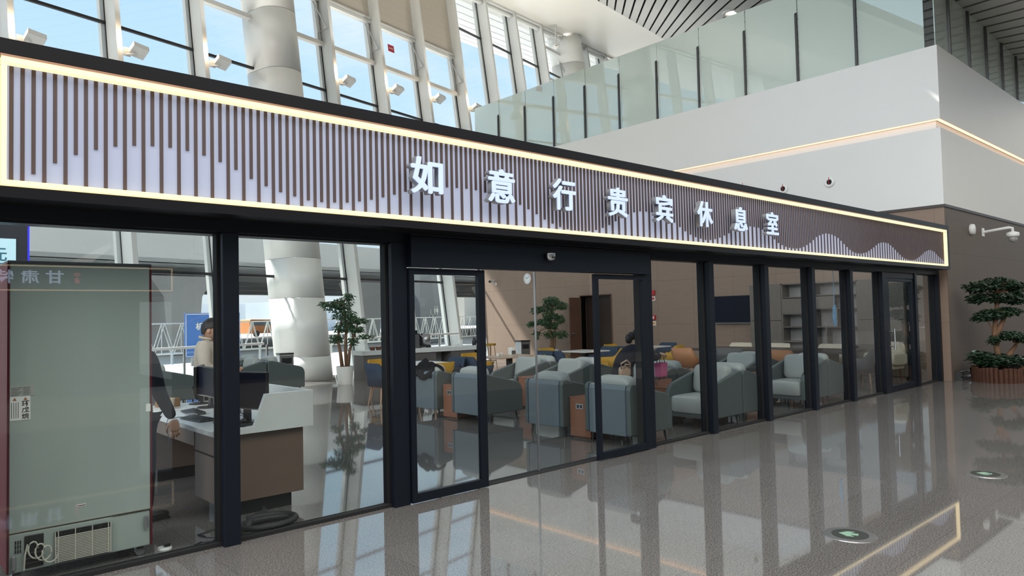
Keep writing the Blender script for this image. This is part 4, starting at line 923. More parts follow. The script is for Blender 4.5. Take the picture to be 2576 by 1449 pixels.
# screen-left / right of the photo is roughly (-X, +Y) / (+X, -Y)
def sb(s, z, w, r, rz): return (s*.744, -s*.668, z, w, r, rz)
ficus((8.96, 10.94, 0), 'potted ficus tree in a white pot beside the big white column',
      [sb(-.30, 1.98, 1.0, .24, .13), sb(-.05, 2.05, 1.2, .28, .16), sb(.12, 2.22, .5, .12, .1), sb(.0, 1.78, 1.5, .30, .18), sb(.22, 1.62, 1.0, .22, .13), sb(.42, 1.60, .5, .18, .09), sb(-.02, 1.45, 1.2, .26, .15), sb(.30, 1.38, .9, .20, .1), sb(.55, 1.20, .5, .2, .07), sb(-.22, 1.15, .7, .16, .12), sb(.22, 1.1, .5, .12, .14), sb(-.52, 2.05, .3, .14, .07)],
      [[(-.05, .04, .4), (-.09, .06, .8), (-.14, .1, 1.15), (-.05, .02, 1.7)], [(.03, -.03, .4), (.02, .0, .9), (.04, -.02, 1.4), (-.02, 0, 2.0)], [(.05, -.05, .4), (.09, -.09, .85), (.2, -.16, 1.3)]], None, (.22, .45), 2000, .095, M_leaf, 3, 'potted ficus trees in the lounge', .05)
ficus((16.2, 10.8, 0), 'potted ficus tree in a white pot left of the dark doorway',
      [sb(.05, 2.08, 1.2, .28, .15), sb(.35, 1.92, 1, .24, .14), sb(-.1, 1.85, 1, .26, .14), sb(-.42, 1.80, .7, .18, .14), sb(.02, 1.6, 1.2, .28, .15), sb(.3, 1.5, .6, .16, .14), sb(-.2, 1.42, 1, .3, .12), sb(-.60, 1.35, .5, .16, .1), sb(.05, 1.3, 1, .26, .12), sb(-.45, 1.02, .4, .14, .16), sb(.0, 1.02, .9, .25, .13), sb(.38, 1.0, .6, .16, .15)],
      [[(.0, .0, .4), (.03, -.03, .75), (-.03, .02, 1.2), (.04, -.03, 1.9)], [(.04, -.02, .4), (.10, -.07, .7), (.12, -.09, 1.2)]], None, (.25, .52), 2300, .105, M_leaf, 8, 'potted ficus trees in the lounge', .065)
tp = ficus((18.15, -.95, 0), 'dark bushy tree growing in a log-edged planter before the brown wall', 
      [sb(-.35, 2.05, 1, .35, .13), sb(.0, 2.12, 1.2, .38, .13), sb(.42, 2.02, .9, .25, .12), sb(-.45, 1.80, .6, .2, .12), sb(.02, 1.80, 1, .35, .12), sb(.38, 1.78, .7, .2, .14), sb(-.15, 1.45, 1.0, .3, .12), sb(.2, 1.5, .9, .26, .1), sb(-.4, 1.38, .5, .18, .08), sb(.2, .98, .9, .28, .1), sb(.5, .92, .8, .22, .08), sb(-.12, .90, .4, .1, .1)],
      [[(.02, -.02, .25), (-.05, .04, .6), (-.08, .08, 1.0), (.02, .0, 1.9)], [(.02, -.02, .25), (.14, -.12, .55), (.28, -.22, .75)], [(-.08, .08, .9), (.1, -.1, 1.4)]], None, None, 3300, .115, M_leafd, 21, None, .07)
tp.name = 'planter_tree'
t = thing('log_planter', 'low kidney shaped planter edged with upright brown logs and leafy shrubs', 'planter', (18.15, -.95, 0))
rnd = random.Random(4); m = MB(); n_ = 46
for i in range(n_):
    a = 2*PI*i/n_; rr = .62+.10*math.cos(2*a)+.05*math.cos(3*a+1); c_ = (rr*math.cos(a)*1.05, rr*math.sin(a)*.85)
    m.tube([(c_[0], c_[1], 0), (c_[0], c_[1], .30+rnd.uniform(-.02, .03))], .043, 8)
m.build('log_edge', mat('planter_logs', (.08, .034, .02, 1), .7, 0, .3, .35, 9), t)
m = MB(); m.lathe([(.55, .0), (.58, .26), (.001, .27)], n=24); m.build('soil', M_soil, t)
m = MB(); leaf_mass(m, [(-.3, .1, .45, 1, .3, .12), (.1, -.2, .45, 1, .35, .12), (.4, .1, .45, 1, .25, .12), (0, .2, .5, 1, .4, .12), (-.5, .25, .55, .5, .15, .12)], 1100, .15, random.Random(7), .3); m.build('shrubs', M_leafd, t)

# ================================================================== RECEPTION
t = thing('reception_desk', 'brown reception desk with white top and raised white screen', 'desk', (0, 0, 0))
m = MB(); m.box(2.14, 2.90, .66, 1.20, .13, .70); m.build('pedestal', M_deskw, t, bevel=.004)
m = MB(); m.box(2.14, 2.90, 2.60, 3.05, .13, .70); m.build('pedestal', M_deskw, t, bevel=.004)
m = MB(); m.box(2.87, 2.90, 1.20, 2.60, .13, .70); m.build('front_panel', M_deskw, t)
m = MB(); m.box(2.135, 2.16, 1.20, 2.60, .56, .70); m.build('drawer_rail', M_deskw, t)
m = MB(); m.box(2.24, 2.82, .74, 1.14, 0, .13); m.box(2.24, 2.82, 2.66, 3.0, 0, .13); m.build('plinth', M_bplastic, t)
m = MB(); m.box(2.10, 2.94, .64, 3.08, .70, .745); m.build('worktop', M_wtop, t, bevel=.004)
m = MB(); m.prism([(2.10, .70), (2.97, .70), (2.97, 1.02), (2.53, 1.02), (2.43, .755), (2.10, .755)], 'y', .60, .64); m.build('end_screen', M_wtop, t, bevel=.003)
m = MB(); m.box(2.94, 2.97, .64, 3.08, .70, 1.02); m.build('front_screen', M_wtop, t, bevel=.003)
m = MB(); m.box(2.132, 2.14, .68, 1.18, .52, .53); m.build('drawer_gap', M_gap, t)
def monitor(loc, rz, w, h, label, stand=True):
    t = thing('monitor', label, 'monitor', loc, rz, 'computer monitors on the reception desk')
    m = MB(); m.box(-.012, .02, -w/2, w/2, .12, .12+h); m.build('bezel', M_bplastic, t, bevel=.004)
    m = MB(); m.box(-.0135, -.012, -w/2+.012, w/2-.012, .135, .11+h); m.build('screen', M_screen, t)
    m = MB(); m.box(-.0138, -.012, -w/2, w/2, .118, .126); m.build('lower_edge', M_steel, t)
    m = MB(); m.box(.02, .05, -.035, .035, .01, .30); m.lathe([(.11, 0), (.10, .012)], n=20); m.build('stand', M_bplastic, t)
monitor((2.50, .99, .745), R_(22), .56, .33, 'larger black computer monitor just behind the thick entrance post')
monitor((2.66, 2.40, .745), R_(0), .55, .31, 'black computer monitor left of the thick post in front of the standing man')
monitor((2.72, 2.84, .745), R_(-28), .50, .30, 'grey-dark monitor at the far end of the reception desk')
def keyboard(loc, rz, label):
    t = thing('keyboard', label, 'keyboard', loc, rz, 'keyboards on the reception desk')
    m = MB(); m.prism([(-.07, .004), (.07, .004), (.07, .026), (-.07, .012)], 'y', -.21, .21); m.build('base', M_dsteel, t, bevel=.003)
    m = MB()
    for r in range(5):
        for c in range(14):
            x = -.058+r*.025; y = -.195+c*.0285; z = .0125+(x+.07)*.1; m.box(x, x+.02, y, y+.024, z, z+.006)
    m.build('keys', M_bplastic, t)
keyboard((2.26, 1.50, .745), R_(6), 'silver edged keyboard nearest the desk edge'); keyboard((2.40, 2.05, .745), R_(-4), 'dark keyboard in front of the left monitor')
keyboard((2.38, .95, .745), R_(10), 'keyboard half hidden by the slanted white end screen')
t = thing('mouse', 'pale computer mouse beside the dark keyboard', 'mouse', (2.30, 1.78, .745))
m = MB(); m.pillow((0, 0, .017), (.055, .032, .018), .8); m.build('shell', M_steel, t, smooth=True)
t = thing('desk_phone', 'black handset lying near the slanted white end screen', 'phone', (2.33, .76, .745))
m = MB(); m.box(-.08, .08, -.05, .05, 0, .03); m.build('base', M_bplastic, t, bevel=.01)
m = MB(); m.tube([(-.09, 0, .05), (-.05, 0, .045), (.05, 0, .045), (.09, 0, .05)], [.026, .014, .014, .026], 10); m.build('handset', M_bplastic, t)
t = thing('cardboard_box', 'small open brown cardboard box on the reception desk', 'box', (2.40, 2.86, .745), R_(20))
m = MB(); m.box(-.08, .08, -.1, .1, 0, .004); m.box(-.08, -.076, -.1, .1, 0, .09); m.box(.076, .08, -.1, .1, 0, .09); m.box(-.08, .08, -.1, -.096, 0, .09); m.box(-.08, .08, .096, .1, 0, .09); m.build('carton', mat('cardboard', (.30, .155, .07, 1), .8), t)
t = thing('paper_cup', 'pale paper cup beside the cardboard box on the desk', 'cup', (2.36, 2.62, .745))
m = MB(); m.lathe([(.03, 0), (.042, .11), (.038, .11), (.027, .008)], n=18); m.build('body', M_cream, t)
for i, (x, y, rz, lab) in enumerate([(2.28, 2.50, 15, 'stack of papers near the dark sleeved person'), (2.45, 1.28, -8, 'sheet of paper between the keyboards')]):
    m = MB(); m.box(-.105, .105, -.15, .15, 0, .006-.003*i); o = m.build('paper_sheet', M_paper, None, loc=(x, y, .745)); o.rotation_euler.z = R_(rz); tag(o, lab, 'paper', 'papers on the desk')
m = MB(); rnd = random.Random(5)
for k in range(5):
    p = Vector((2.62, 1.30+.2*k, .76)); pts = [p+Vector((rnd.uniform(-.06, .06), rnd.uniform(-.12, .12), rnd.uniform(0, .05))) for _ in range(9)]; m.tube(pts, .004, 5)
m.tube([(2.30, 1.74, .75), (2.18, 1.78, .755), (2.09, 1.80, .74), (2.07, 1.78, .66), (2.08, 1.72, .58), (2.06, 1.66, .50)], .0035, 5)
tag(m.build('desk_cables', M_bplastic), 'tangle of thin black cables on the reception desk', 'cable')
m = MB(); m.box(2.97, 3.0, .95, 1.10, .74, .94); tag(m.build('card_stand', M_wplastic), 'small pale holder fixed to the customer side of the desk', 'holder')
# hose coil, cable and floor socket
m = MB(); m.tube([(2.38+.22*math.cos(R_(a)), .20+.14*math.sin(R_(a))+(.03 if a > 360 else 0), .035+.02*(a/400)) for a in range(0, 500, 20)], .024, 10)
m.tube([(2.2, .20, .04), (2.3, .36, .05), (2.45, .45, .06), (2.5, .60, .05)], .028, 10)
tag(m.build('cable_hose', mat('hose_black', (.02, .022, .022, 1), .6), smooth=True), 'thick black cable hose coiled on the floor below the desk', 'hose')
m = MB(); m.tube([(2.06, .46, .006), (1.97, .43, .006), (1.90, .40, .006), (1.93, .30, .006), (2.0, .24, .006), (1.93, .16, .006), (1.86, .20, .006), (1.80, .16, .006), (1.77, .12, .006)], .006, 6)
tag(m.build('floor_cable', M_bplastic), 'thin loose black cable wriggling on the floor left of the entrance post', 'cable')
t = thing('floor_socket', 'small pale floor outlet right of the freezer', 'socket', (1.62, .26, 0))
m = MB(); m.lathe([(.05, 0), (.045, .012), (.001, .013)], n=20); m.build('cover', M_wplastic, t)
m = MB(); m.box(-.005, .035, -.02, .02, .012, .035); m.build('plug', M_bplastic, t)

# ------------------------------------------------------------------ freezer seen from the back
t = thing('display_freezer', 'tall grey freezer seen from behind through the left pane, maroon sides', 'freezer', (.655, .16, 0))
FW, FD = .855, .66
m = MB(); m.box(.012, FW-.012, 0, FD, .33, 2.055); m.build('back_sheet', M_grimy, t, bevel=.006)
m = MB(); m.box(.012, FW-.012, .008, FD, .075, .322); m.build('compressor_cover', M_grimy, t, bevel=.008)
m = MB(); m.box(0, .012, .0, FD, .08, 2.06); m.box(FW-.012, FW, .0, FD, .08, 2.06); m.build('side_panels', M_maroon, t)
m = MB(); m.box(0, FW, .0, FD, 2.055, 2.075); m.build('top_cap', M_dsteel, t, bevel=.004)
m = MB(); m.box(.26, .59, -.004, .008, .09, .29); m.build('grille_backing', M_gap, t)
m = MB()
for i in range(16): m.box(.262, .588, -.010, -.002, .094+i*.0105, .0995+i*.0105)
for x in (.26, .278, .375, .475, .572, .586): m.box(x, x+.005, -.012, -.001, .09, .292)
m.build('grille_bars', M_grimy2, t)
m = MB()
for i in range(34): m.box(.262+i*.0097, .267+i*.0097, -.011, -.0, .268, .290)
m.build('grille_slots', M_gap, t)
m = MB(); m.box(.095, .20, -.003, .008, .095, .30); m.build('plug_recess', M_gap, t, bevel=.01)
m = MB(); m.tube([(.13+.035*math.cos(R_(a))+.0001*a, -.015-.00003*a, .215+.05*math.sin(R_(a))-.00005*a) for a in range(0, 1100, 30)], .0055, 6); m.tube([(.11, -.015, .25), (.095, -.02, .18), (.09, -.02, .09)], .0055, 6)
m.build('power_cord', M_grimy2, t)
m = MB()
for z in (.125, .155, .185): m.box(.10, .195, -.012, -.004, z, z+.006)
m.build('recess_rungs', M_dsteel, t)
m = MB(); [m.box(.045+.013*c, .052+.013*c, .002, .009, .20+.028*r, .222+.028*r) for r in range(3) for c in range(3)]; m.build('side_slots', M_gap, t)
for x in (.03, .80):
    m = MB(); m.box(x, x+.025, -.018, .0, .20, .29) if x > .5 else m.box(x-.005, x+.02, -.02, .0, .10, .19); m.build('latch', M_steel, t, bevel=.005)
m = MB(); m.box(.015, .145, -.0025, .001, 1.20, 1.265); m.build('data_label', mat('grey_sticker', (.36, .36, .33, 1), .6), t)
m = MB()
for i in range(6): m.box(.022, .06+.01*(i % 3), -.0032, -.002, 1.207+i*.009, 1.209+i*.009); m.box(.085, .12+.006*(i % 2), -.0032, -.002, 1.207+i*.009, 1.209+i*.009)
m.build('label_print', M_ink, t)
m = MB(); m.box(.015, .125, -.0027, .001, 1.045, 1.198); lb = m.build('warning_label', M_paper, t)
for i, ch in enumerate('环戊烷'): text_mesh(ch, .04, .001, .0006, M_ink, 'character', lb, Matrix.Translation((.078, -.004, 1.132-.04*i)), fit=(.040, .036))
for x in (.04, .098):
    m = MB(); m.prism([(x-.011, 1.172), (x+.011, 1.172), (x, 1.192)], 'y', -.0036, -.0026); m.build('warning_triangle', mat('dull_orange', (.35, .12, .05, 1), .6), lb)
m = MB()
for x in (.022, .034, .046, .058): m.box(x, x+.003, -.0036, -.0026, 1.06, 1.16)
m.build('fine_print', M_ink, lb)
m = MB(); m.box(.385, .44, -.0025, .001, .43, .445); m.build('small_label', M_paper, t)
m = MB(); m.box(.388, .437, -.0032, -.002, .435, .440); m.build('small_print', M_maroon, t)
m = MB(); m.box(.815, .845, -.0025, .001, 1.02, 1.075); m.build('edge_label', M_paper, t)
m = MB(); m.box(.60, .845, -.001, .0045, .326, .330); m.build('seam', M_gap, t)
for x in (.06, .79):
    for y in (.07, .58):
        m = MB(); m.lathe([(.032, -.012), (.035, 0), (.032, .012)], M=Matrix.Translation((x, y, .035)) @ Matrix.Rotation(R_(90), 4, 'X'), n=16); m.build('caster', M_steel, t)
        m = MB(); m.box(x-.02, x+.02, y-.02, y+.02, .05, .08); m.build('caster_bracket', M_dsteel, t)
# totem display behind the freezer
t = thing('totem_display', 'dark totem display with a blue lit edge and pale panel above the freezer', 'display', (.45, 2.2, 0))
m = MB(); m.box(0, .592, 0, .12, 0, 2.75); m.build('case', mat('totem_grey', (.035, .04, .05, 1), .4), t)
m = MB(); m.box(.592, .606, 0, .12, 0, 2.75); m.build('blue_edge', emis('blue_led', (.03, .03, .9), 1.0), t)
m = MB(); m.box(.05, .505, -.01, .0, 1.6, 2.42); m.build('lit_panel', emis('pale_cyan_panel', (.55, .82, .92), .8), t)
text_mesh('选', .2, .004, .0, mat('teal_ink', (.05, .2, .28, 1), .5), 'character', t, Matrix.Translation((.27, -.012, 2.19)), fit=(.17, .17))

# ================================================================== PEOPLE
M_skin = mat('skin', (.52, .31, .21, 1), .5, 0, .4, .05, 12)
M_hair = mat('black_hair', (.014, .011, .01, 1), .5, 0, .4, .3, 30, .3, stretch=(1, 1, .2))
M_dark = mat('dark_navy_cloth', (.010, .012, .019, 1), .85, 0, .2, .15, 9, .15)
M_coat = mat('charcoal_coat', (.014, .015, .022, 1), .85, 0, .2, .15, 9, .15)
M_beige = mat('beige_jacket', (.50, .44, .37, 1), .75, 0, .25, .08, 9, .2)
M_trous = mat('dark_trousers', (.014, .014, .018, 1), .85, 0, .2)
M_shoe = mat('black_shoe', (.012, .011, .011, 1), .4)
def head_mesh(mb, M):
    """head centred on the origin, face towards +X: 0.19 deep, 0.155 wide, 0.235 tall"""
    n, k = 36, 28; vs = []; fs = []
    for j in range(k+1):
        p = -PI/2+PI*j/k; z = math.sin(p)
        for i in range(n):
            a = 2*PI*i/n; c = math.cos(p); x = c*math.cos(a); y = c*math.sin(a)
            wz = 1-.24*max(0, -z)**1.3; X = .093*x*(1-.10*max(0, -z)*(x < 0)); Y = .077*y*wz; Z = .116*z
            g = lambda y0, z0, s, q: math.exp(-(((y-y0)/s)**2+((z-z0)/q)**2)) if x > 0 else 0
            X += .026*g(0, -.12, .13, .16)+.010*g(0, -.02, .10, .28)-.010*g(.36, .06, .2, .13)-.010*g(-.36, .06, .2, .13)+.006*g(0, -.46, .28, .08)+.008*g(0, -.78, .3, .18)+.004*g(0, .24, .6, .1)
            X -= .004*g(0, -.40, .35, .03)+.012*(x < 0)*max(0, -z-.2)
            vs.append(M @ Vector((X, Y, Z)))
    for j in range(k):
        for i in range(n): fs.append([j*n+i, j*n+(i+1) % n, (j+1)*n+(i+1) % n, (j+1)*n+i])
    mb.add(vs, fs)
    for s in (-1, 1):
        mb.pillow((0, 0, 0), (.022, .009, .033), .8, 12, 8, M=M @ Matrix.Translation((-.008, s*.078, -.005)) @ Matrix.Rotation(R_(12*s), 4, 'Z'))
def hair_mesh(mb, M, low=-.35, thick=.013, fringe=.45):
    n, k = 36, 22; vs = []; fs = []
    for j in range(k+1):
        p = R_(90)-(R_(90)-math.asin(low))*j/k
        for i in range(n):
            a = 2*PI*i/n; f = max(0, math.cos(a))                       # cap stays high over the face
            lim = (low+(max(low, .10)-low)*min(1, max(0, (math.cos(a)+.62)/.3)))*(1-min(1, f*1.7))+fringe*min(1, f*1.7); pp = max(p, math.asin(lim)); z = math.sin(pp); c = math.cos(pp)
            w = 1+.04*math.sin(9*a+3*z); vs.append(M @ Vector(((.093+thick)*c*math.cos(a)*w, (.077+thick)*c*math.sin(a)*w, (.116+thick)*z)))
    for j in range(k):
        for i in range(n): fs.append([j*n+i, j*n+(i+1) % n, (j+1)*n+(i+1) % n, (j+1)*n+i])
    mb.add(vs, fs)
def hand_mesh(mb, wrist, d, palm_n, side, curl=.6, s=1.0):
    """palm plus four fingers and a thumb; d = direction of the hand, palm_n = way the palm faces, side=+1/-1 puts the thumb"""
    w = Vector(wrist); d = Vector(d).normalized(); pn = Vector(palm_n); pn = (pn-d*pn.dot(d)).normalized(); sd = d.cross(pn)*side
    Mx = Matrix((( *[d.x, sd.x, pn.x], 0), (*[d.y, sd.y, pn.y], 0), (*[d.z, sd.z, pn.z], 0), (0, 0, 0, 1))); Mx.translation = w
    mb.pillow((.045*s, 0, 0), (.052*s, .040*s, .015*s), .6, 16, 8, M=Mx)
    for k, (off, L) in enumerate(((.029, .070), (.010, .080), (-.010, .075), (-.028, .058))):
        p = Vector((.090*s, off*s, 0)); pts = [p]; a = curl*.35
        for q, fr in enumerate((.45, .32, .23)):
            p = p+Vector((math.cos(a), 0, math.sin(a)))*L*fr*s; pts.append(p); a += curl*.75
        mb.tube([Mx @ q for q in pts], [.0088*s, .0085*s, .0078*s, .0062*s], 8)
    mb.tube([Mx @ Vector(q) for q in ((.015*s, .030*s, .0), (.045*s, .052*s, .010*s), (.072*s, .058*s, .022*s), (.090*s, .054*s, .032*s))], [.014*s, .011*s, .0095*s, .007*s], 8)
def join_into(o, mb):
    me = o.data; b = bmesh.new(); b.from_mesh(me); t_ = bpy.data.meshes.new('x'); t_.from_pydata(mb.v, [], mb.f); b.from_mesh(t_); bmesh.ops.recalc_face_normals(b, faces=b.faces); b.to_mesh(me); b.free(); bpy.data.meshes.remove(t_)
    for p in me.polygons: p.use_smooth = True
def person(loc, rz, label, J, head, hands, garments, hair=dict(), extra_hair=None, feet=None):
    t = thing('person', label, 'person', loc, rz)
    body = skin('body', J['body'][0], J['body'][1], M_skin, t)
    m = MB(); head_mesh(m, head)
    for h in hands: hand_mesh(m, *h)
    join_into(body, m)
    m = MB(); hair_mesh(m, head, **hair)
    if extra_hair:
        for c_, h_ in extra_hair: m.pillow(c_, h_, .8, 16, 10)
    m.build('hair', M_hair, t, smooth=True)
    e = MB()
    for s in (-1, 1): e.pillow((0, 0, 0), (.006, .012, .005), 1, 10, 8, M=head @ Matrix.Translation((.083, s*.028, .004)))
    e.build('eyes', M_ink, t, smooth=True)
    e = MB(); e.pillow((0, 0, 0), (.006, .022, .004), 1, 12, 6, M=head @ Matrix.Translation((.091, 0, -.050))); e.build('lips', mat('lip', (.38, .14, .11, 1), .5), t, smooth=True)
    for nm, (gj, ge), gm in garments: skin(nm, gj, ge, gm, t)
    for f in feet or []:
        m = MB(); Mf = Matrix.Translation(f[0]) @ Matrix.Rotation(R_(f[1]), 4, 'Z')
        m.pillow((.055, 0, .038), (.135, .046, .036), .6, 20, 10, M=Mf); m.pillow((-.03, 0, .075), (.06, .042, .055), .6, 16, 10, M=Mf); m.box(-.08, .185, -.046, .046, 0, .018, M=Mf); m.build('shoe', M_shoe, t, smooth=False)
    return t
def standing(sh=0.0, ra=None, la=None):
    """joints of an upright adult facing +X; ra/la: elbow and wrist of right (-Y) and left (+Y) arm"""
    ra = ra or ((-.02, -.25, 1.10), (.04, -.24, .84)); la = la or ((-.02, .25, 1.10), (.04, .24, .84))
    b = {'pel': (0, 0, .92, .12, .09), 'sp': (0, 0, 1.10, .11, .085), 'ch': (-.01, 0, 1.28, .13, .09), 'nk': (-.005, 0, 1.43, .052), 'hb': (.012, 0, 1.50, .05),
         'rs': (-.01, -.17, 1.37, .05), 're': (*ra[0], .038), 'rw': (*ra[1], .027), 'ls': (-.01, .17, 1.37, .05), 'le': (*la[0], .038), 'lw': (*la[1], .027),
         'rh': (0, -.09, .86, .085), 'rk': (.02, -.10, .48, .055), 'ra': (-.02, -.11, .08, .035), 'lh': (0, .09, .86, .085), 'lk': (.02, .10, .48, .055), 'la': (-.02, .11, .08, .035)}
    E = [('pel', 'sp'), ('sp', 'ch'), ('ch', 'nk'), ('nk', 'hb'), ('ch', 'rs'), ('rs', 're'), ('re', 'rw'), ('ch', 'ls'), ('ls', 'le'), ('le', 'lw'), ('pel', 'rh'), ('rh', 'rk'), ('rk', 'ra'), ('pel', 'lh'), ('lh', 'lk'), ('lk', 'la')]
    jk = {'pel': (0, 0, .84, .15, .125), 'sp': (0, 0, 1.06, .15, .12), 'ch': (-.01, 0, 1.27, .165, .12), 'nk': (-.015, 0, 1.415, .085, .075),
          'rs': (-.01, -.175, 1.36, .078), 're': (*ra[0], .062), 'rw': (*ra[1], .043), 'ls': (-.01, .175, 1.36, .078), 'le': (*la[0], .062), 'lw': (*la[1], .050)}
    JE = [('pel', 'sp'), ('sp', 'ch'), ('ch', 'nk'), ('ch', 'rs'), ('rs', 're'), ('re', 'rw'), ('ch', 'ls'), ('ls', 'le'), ('le', 'lw')]
    tr = {'pel': (0, 0, .90, .135, .115), 'rh': (0, -.09, .82, .105), 'rk': (.02, -.10, .48, .078), 'ra': (-.01, -.11, .07, .064), 'lh': (0, .09, .82, .105), 'lk': (.02, .10, .48, .078), 'la': (-.01, .11, .07, .064)}
    TE = [('pel', 'rh'), ('rh', 'rk'), ('rk', 'ra'), ('pel', 'lh'), ('lh', 'lk'), ('lk', 'la')]
    return (b, E), (jk, JE), (tr, TE)
b_, j_, t_ = standing(ra=((-.03, -.27, 1.10), (.05, -.35, .85)))
person((1.66, 1.20, 0), R_(30), 'person in a dark jacket half hidden behind the freezer, arm hanging', {'body': b_}, Matrix.Translation((.03, 0, 1.575)),
       [((.05, -.355, .84), (.1, -.1, -1), (.5, .8, 0), -1, .7), ((.04, .24, .83), (.1, 0, -1), (.5, -.8, 0), 1, .7)], [('jacket', j_, M_dark), ('trousers', t_, M_trous)], feet=[((0, -.11, 0), -20), ((0, .11, 0), 15)])
b_, j_, t_ = standing(ra=((.03, -.24, 1.12), (.24, -.14, 1.02)), la=((.03, .24, 1.12), (.25, .10, 1.04)))
for q in (j_,):
    for k_ in list(q[0]): q[0][k_] = tuple(q[0][k_][:3])+tuple(v*1.18 for v in q[0][k_][3:])
p2 = person((3.0, 3.36, 0), R_(-34), 'person in a beige jacket with short dark hair standing behind the monitors, facing right', {'body': b_}, Matrix.Translation((.04, 0, 1.555)) @ Matrix.Rotation(R_(8), 4, 'Y') @ Matrix.Scale(1.08, 4),
       [((.25, -.14, 1.02), (1, .45, 0), (0, .5, .8), 1, 1.2), ((.26, .10, 1.04), (1, -.45, .0), (0, -.5, .8), -1, 1.2)], [('jacket', j_, M_beige), ('trousers', t_, M_trous)], hair=dict(low=-.45, thick=.018, fringe=.42), feet=[((0, -.11, 0), -5), ((0, .11, 0), 5)])
m = MB(); m.tube([(-.012+.080*math.cos(R_(a)), .078*math.sin(R_(a)), 1.455+.018*math.cos(R_(a+180))) for a in range(40, 321, 20)], .017, 8); m.build('collar', M_beige, p2, smooth=True)
for q in ((.24, -.14, 1.02), (.25, .10, 1.04)):
    m = MB(); m.tube([(q[0]-.03, q[1]-.01*(1 if q[1] > 0 else -1), q[2]), (q[0]+.005, q[1], q[2])], .046, 14); m.build('cuff', M_beige, p2, smooth=True)
# the woman bending over the armchairs
B = {'pel': (0, 0, .86, .115, .10), 'sp': (.14, 0, 1.0, .11, .085), 'ch': (.30, 0, 1.11, .12, .085), 'nk': (.43, 0, 1.20, .045), 'hb': (.48, 0, 1.24, .045),
     'rs': (.33, -.15, 1.10, .045), 're': (.52, -.20, .98, .034), 'rw': (.72, -.14, 1.03, .025), 'ls': (.33, .15, 1.10, .045), 'le': (.54, .18, .97, .034), 'lw': (.74, .06, 1.0, .025),
     'rh': (0, -.08, .78, .085), 'rk': (.02, -.10, .45, .055), 'ra': (-.03, -.10, .08, .033), 'lh': (0, .08, .78, .085), 'lk': (.04, .10, .45, .055), 'la': (.0, .10, .08, .033)}
BE = [('pel', 'sp'), ('sp', 'ch'), ('ch', 'nk'), ('nk', 'hb'), ('ch', 'rs'), ('rs', 're'), ('re', 'rw'), ('ch', 'ls'), ('ls', 'le'), ('le', 'lw'), ('pel', 'rh'), ('rh', 'rk'), ('rk', 'ra'), ('pel', 'lh'), ('lh', 'lk'), ('lk', 'la')]
CJ = {'pel': (-.02, 0, .82, .165, .15), 'hem': (-.01, 0, .50, .18, .15), 'sp': (.13, 0, 1.0, .15, .125), 'ch': (.29, 0, 1.11, .155, .115), 'nk': (.40, 0, 1.18, .07), 'rs': (.33, -.155, 1.10, .07), 're': (.52, -.20, .98, .055), 'rw': (.69, -.14, 1.02, .043), 'ls': (.33, .155, 1.10, .07), 'le': (.54, .18, .97, .055), 'lw': (.71, .07, .995, .043)}
CE = [('pel', 'hem'), ('pel', 'sp'), ('sp', 'ch'), ('ch', 'nk'), ('ch', 'rs'), ('rs', 're'), ('re', 'rw'), ('ch', 'ls'), ('ls', 'le'), ('le', 'lw')]
TJ = {'pel': (0, 0, .80, .12, .11), 'rh': (0, -.08, .70, .09), 'rk': (.02, -.10, .45, .07), 'ra': (-.03, -.10, .07, .055), 'lh': (0, .08, .70, .09), 'lk': (.04, .10, .45, .07), 'la': (.0, .10, .07, .055)}
person((7.87, 1.10, 0), R_(-4), 'person in a long dark coat bending forward over the armchairs, holding bags', {'body': (B, BE)}, Matrix.Translation((.53, 0, 1.305)) @ Matrix.Rotation(R_(28), 4, 'Y') @ Matrix.Scale(.96, 4),
       [((.73, -.14, 1.03), (1, .2, -.1), (0, .4, -.9), 1, 1.4), ((.75, .06, 1.0), (1, -.2, -.1), (0, -.4, -.9), -1, 1.4)], [('coat', (CJ, CE), M_coat), ('trousers', (TJ, [('pel', 'rh'), ('rh', 'rk'), ('rk', 'ra'), ('pel', 'lh'), ('lh', 'lk'), ('lk', 'la')]), M_trous)],
       hair=dict(low=-.55, thick=.02, fringe=.5), extra_hair=[((.40, .02, 1.35), (.06, .07, .06)), ((.30, .03, 1.31), (.065, .055, .06)), ((.24, .04, 1.27), (.05, .045, .07))], feet=[((-.03, -.10, 0), 0), ((0, .10, 0), 4)])
# bags
def bag(name, loc, rz, w, d, h, mm, label, handle, hh=.22):
    t = thing(name, label, 'bag', loc, rz)
    m = MB(); m.add([(-w/2, -d/2, 0), (w/2, -d/2, 0), (w/2, d/2, 0), (-w/2, d/2, 0), (-w/2*1.08, -d/2*1.1, h), (w/2*1.08, -d/2*1.1, h), (w/2*1.08, d/2*1.1, h), (-w/2*1.08, d/2*1.1, h)], [(0, 1, 2, 3), (0, 1, 5, 4), (1, 2, 6, 5), (2, 3, 7, 6), (3, 0, 4, 7)])
    o = m.build('bag_body', mm, t); q = o.modifiers.new('s', 'SOLIDIFY'); q.thickness = .006
    for s in (-1, 1):
        m = MB(); m.tube([(-w*.25, s*d/2, h*.9), (-w*.18, s*d/4, h+hh*.7), (0, 0, h+hh), (w*.18, s*d/4, h+hh*.7), (w*.25, s*d/2, h*.9)], .006, 6); m.build('handle', handle, t)
bag('gift_bag', (8.74, 1.04, .69), R_(10), .20, .10, .20, mat('pink_bag', (.62, .10, .26, 1), .45), 'bright pink bag hanging from the hands of the bending person', M_bplastic, .12)
bag('paper_bag', (8.80, 1.06, .545+.001), R_(-20), .22, .12, .10, mat('bronze_patterned_bag', (.30, .15, .11, 1), .4, 0, .5, .7, 38), 'bronze patterned bag standing on the side table below the pink bag', M_tan, .06)
t = thing('handbag', 'beige shoulder bag with looped straps at the back of the bending person', 'bag', (7.76, .93, .80))
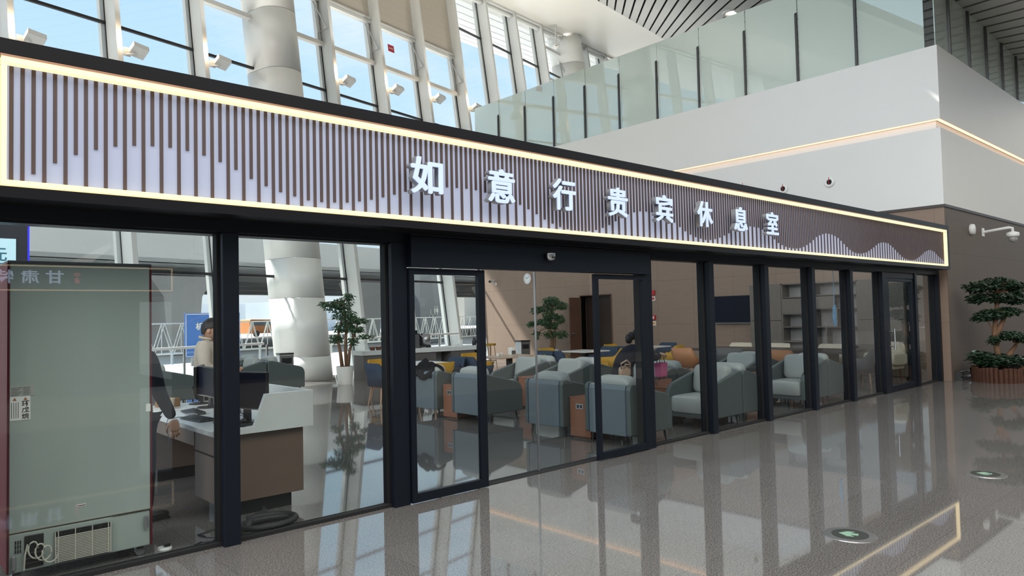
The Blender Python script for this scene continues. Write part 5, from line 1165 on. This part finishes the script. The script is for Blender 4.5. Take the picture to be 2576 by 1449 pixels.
m = MB(); m.pillow((0, 0, .03), (.11, .04, .08), .6); m.build('bag_body', mat('beige_bag', (.50, .33, .23, 1), .5), t, smooth=True)
m = MB(); m.tube([(-.09, -.02, .08), (-.11, -.03, .15), (0, -.04, .19), (.09, -.03, .14), (.09, -.02, .08)], .012, 8); m.tube([(-.06, -.04, .08), (-.05, -.06, .14), (.03, -.06, .13), (.05, -.04, .08)], .010, 8); m.build('strap', MATS['beige_bag'], t, smooth=True)
# dark coat thrown over an armchair back, dark bag on the table beside it
rnd = random.Random(11); m = MB(); n = 26
def drape(u, v):   # u across Y, v over the back from behind to the seat side
    y = 4.20+.52*u+.05*math.sin(7*v+3*u); s = (v-.45)
    x = 6.84+.30*v+.015*math.sin(11*u); z = .865-1.05*s*s+.09*math.exp(-((u-.78)**2)/.03)*math.exp(-((v-.5)**2)/.08)+.022*math.sin(13*u+5*v)+.02*math.sin(9*v-6*u)
    return (x-.05*(v < .1), y, max(z, .62))
vs = [drape(i/n, j/n) for j in range(n+1) for i in range(n+1)]
m.add(vs, [(j*(n+1)+i, j*(n+1)+i+1, (j+1)*(n+1)+i+1, (j+1)*(n+1)+i) for j in range(n) for i in range(n)])
o = m.build('draped_coat', mat('black_coat_cloth', (.010, .011, .013, 1), .9, 0, .2, .2, 8, .2), smooth=True); q = o.modifiers.new('s', 'SOLIDIFY'); q.thickness = .035
tag(o, 'black coat thrown over the back of the leftmost entrance-side armchair', 'coat')
t = thing('dark_backpack', 'dark bag resting on the side table between the two farther armchairs', 'bag', (7.22, 3.93, .546))
m = MB(); m.pillow((0, 0, .13), (.12, .12, .13), .6); m.build('bag_body', M_trous, t, smooth=True)
m = MB(); m.tube([(-.04, 0, .24), (0, 0, .30), (.04, 0, .24)], .01); m.build('handle', M_trous, t)
# light blue cable bundle hanging inside the fourth pane right of the entrance
t = thing('cable_bundle', 'light blue cable coil hanging on its cord inside a right hand pane', 'cable', (12.55, .12, 0))
m = MB(); m.tube([(0, 0, 2.30), (.01, 0, 1.95), (-.01, 0, 1.62)], .006, 6); m.build('cord', mat('blue_cable', (.16, .38, .60, 1), .5), t)
m = MB()
for k in range(7): m.tube([(.055*math.sin(R_(a))*(1-.1*k)*math.cos(k*.5), .02*math.sin(k+R_(a)), 1.47+.16*math.cos(R_(a))+.012*k) for a in range(0, 361, 24)], .006, 6)
m.build('coil', MATS['blue_cable'], t)
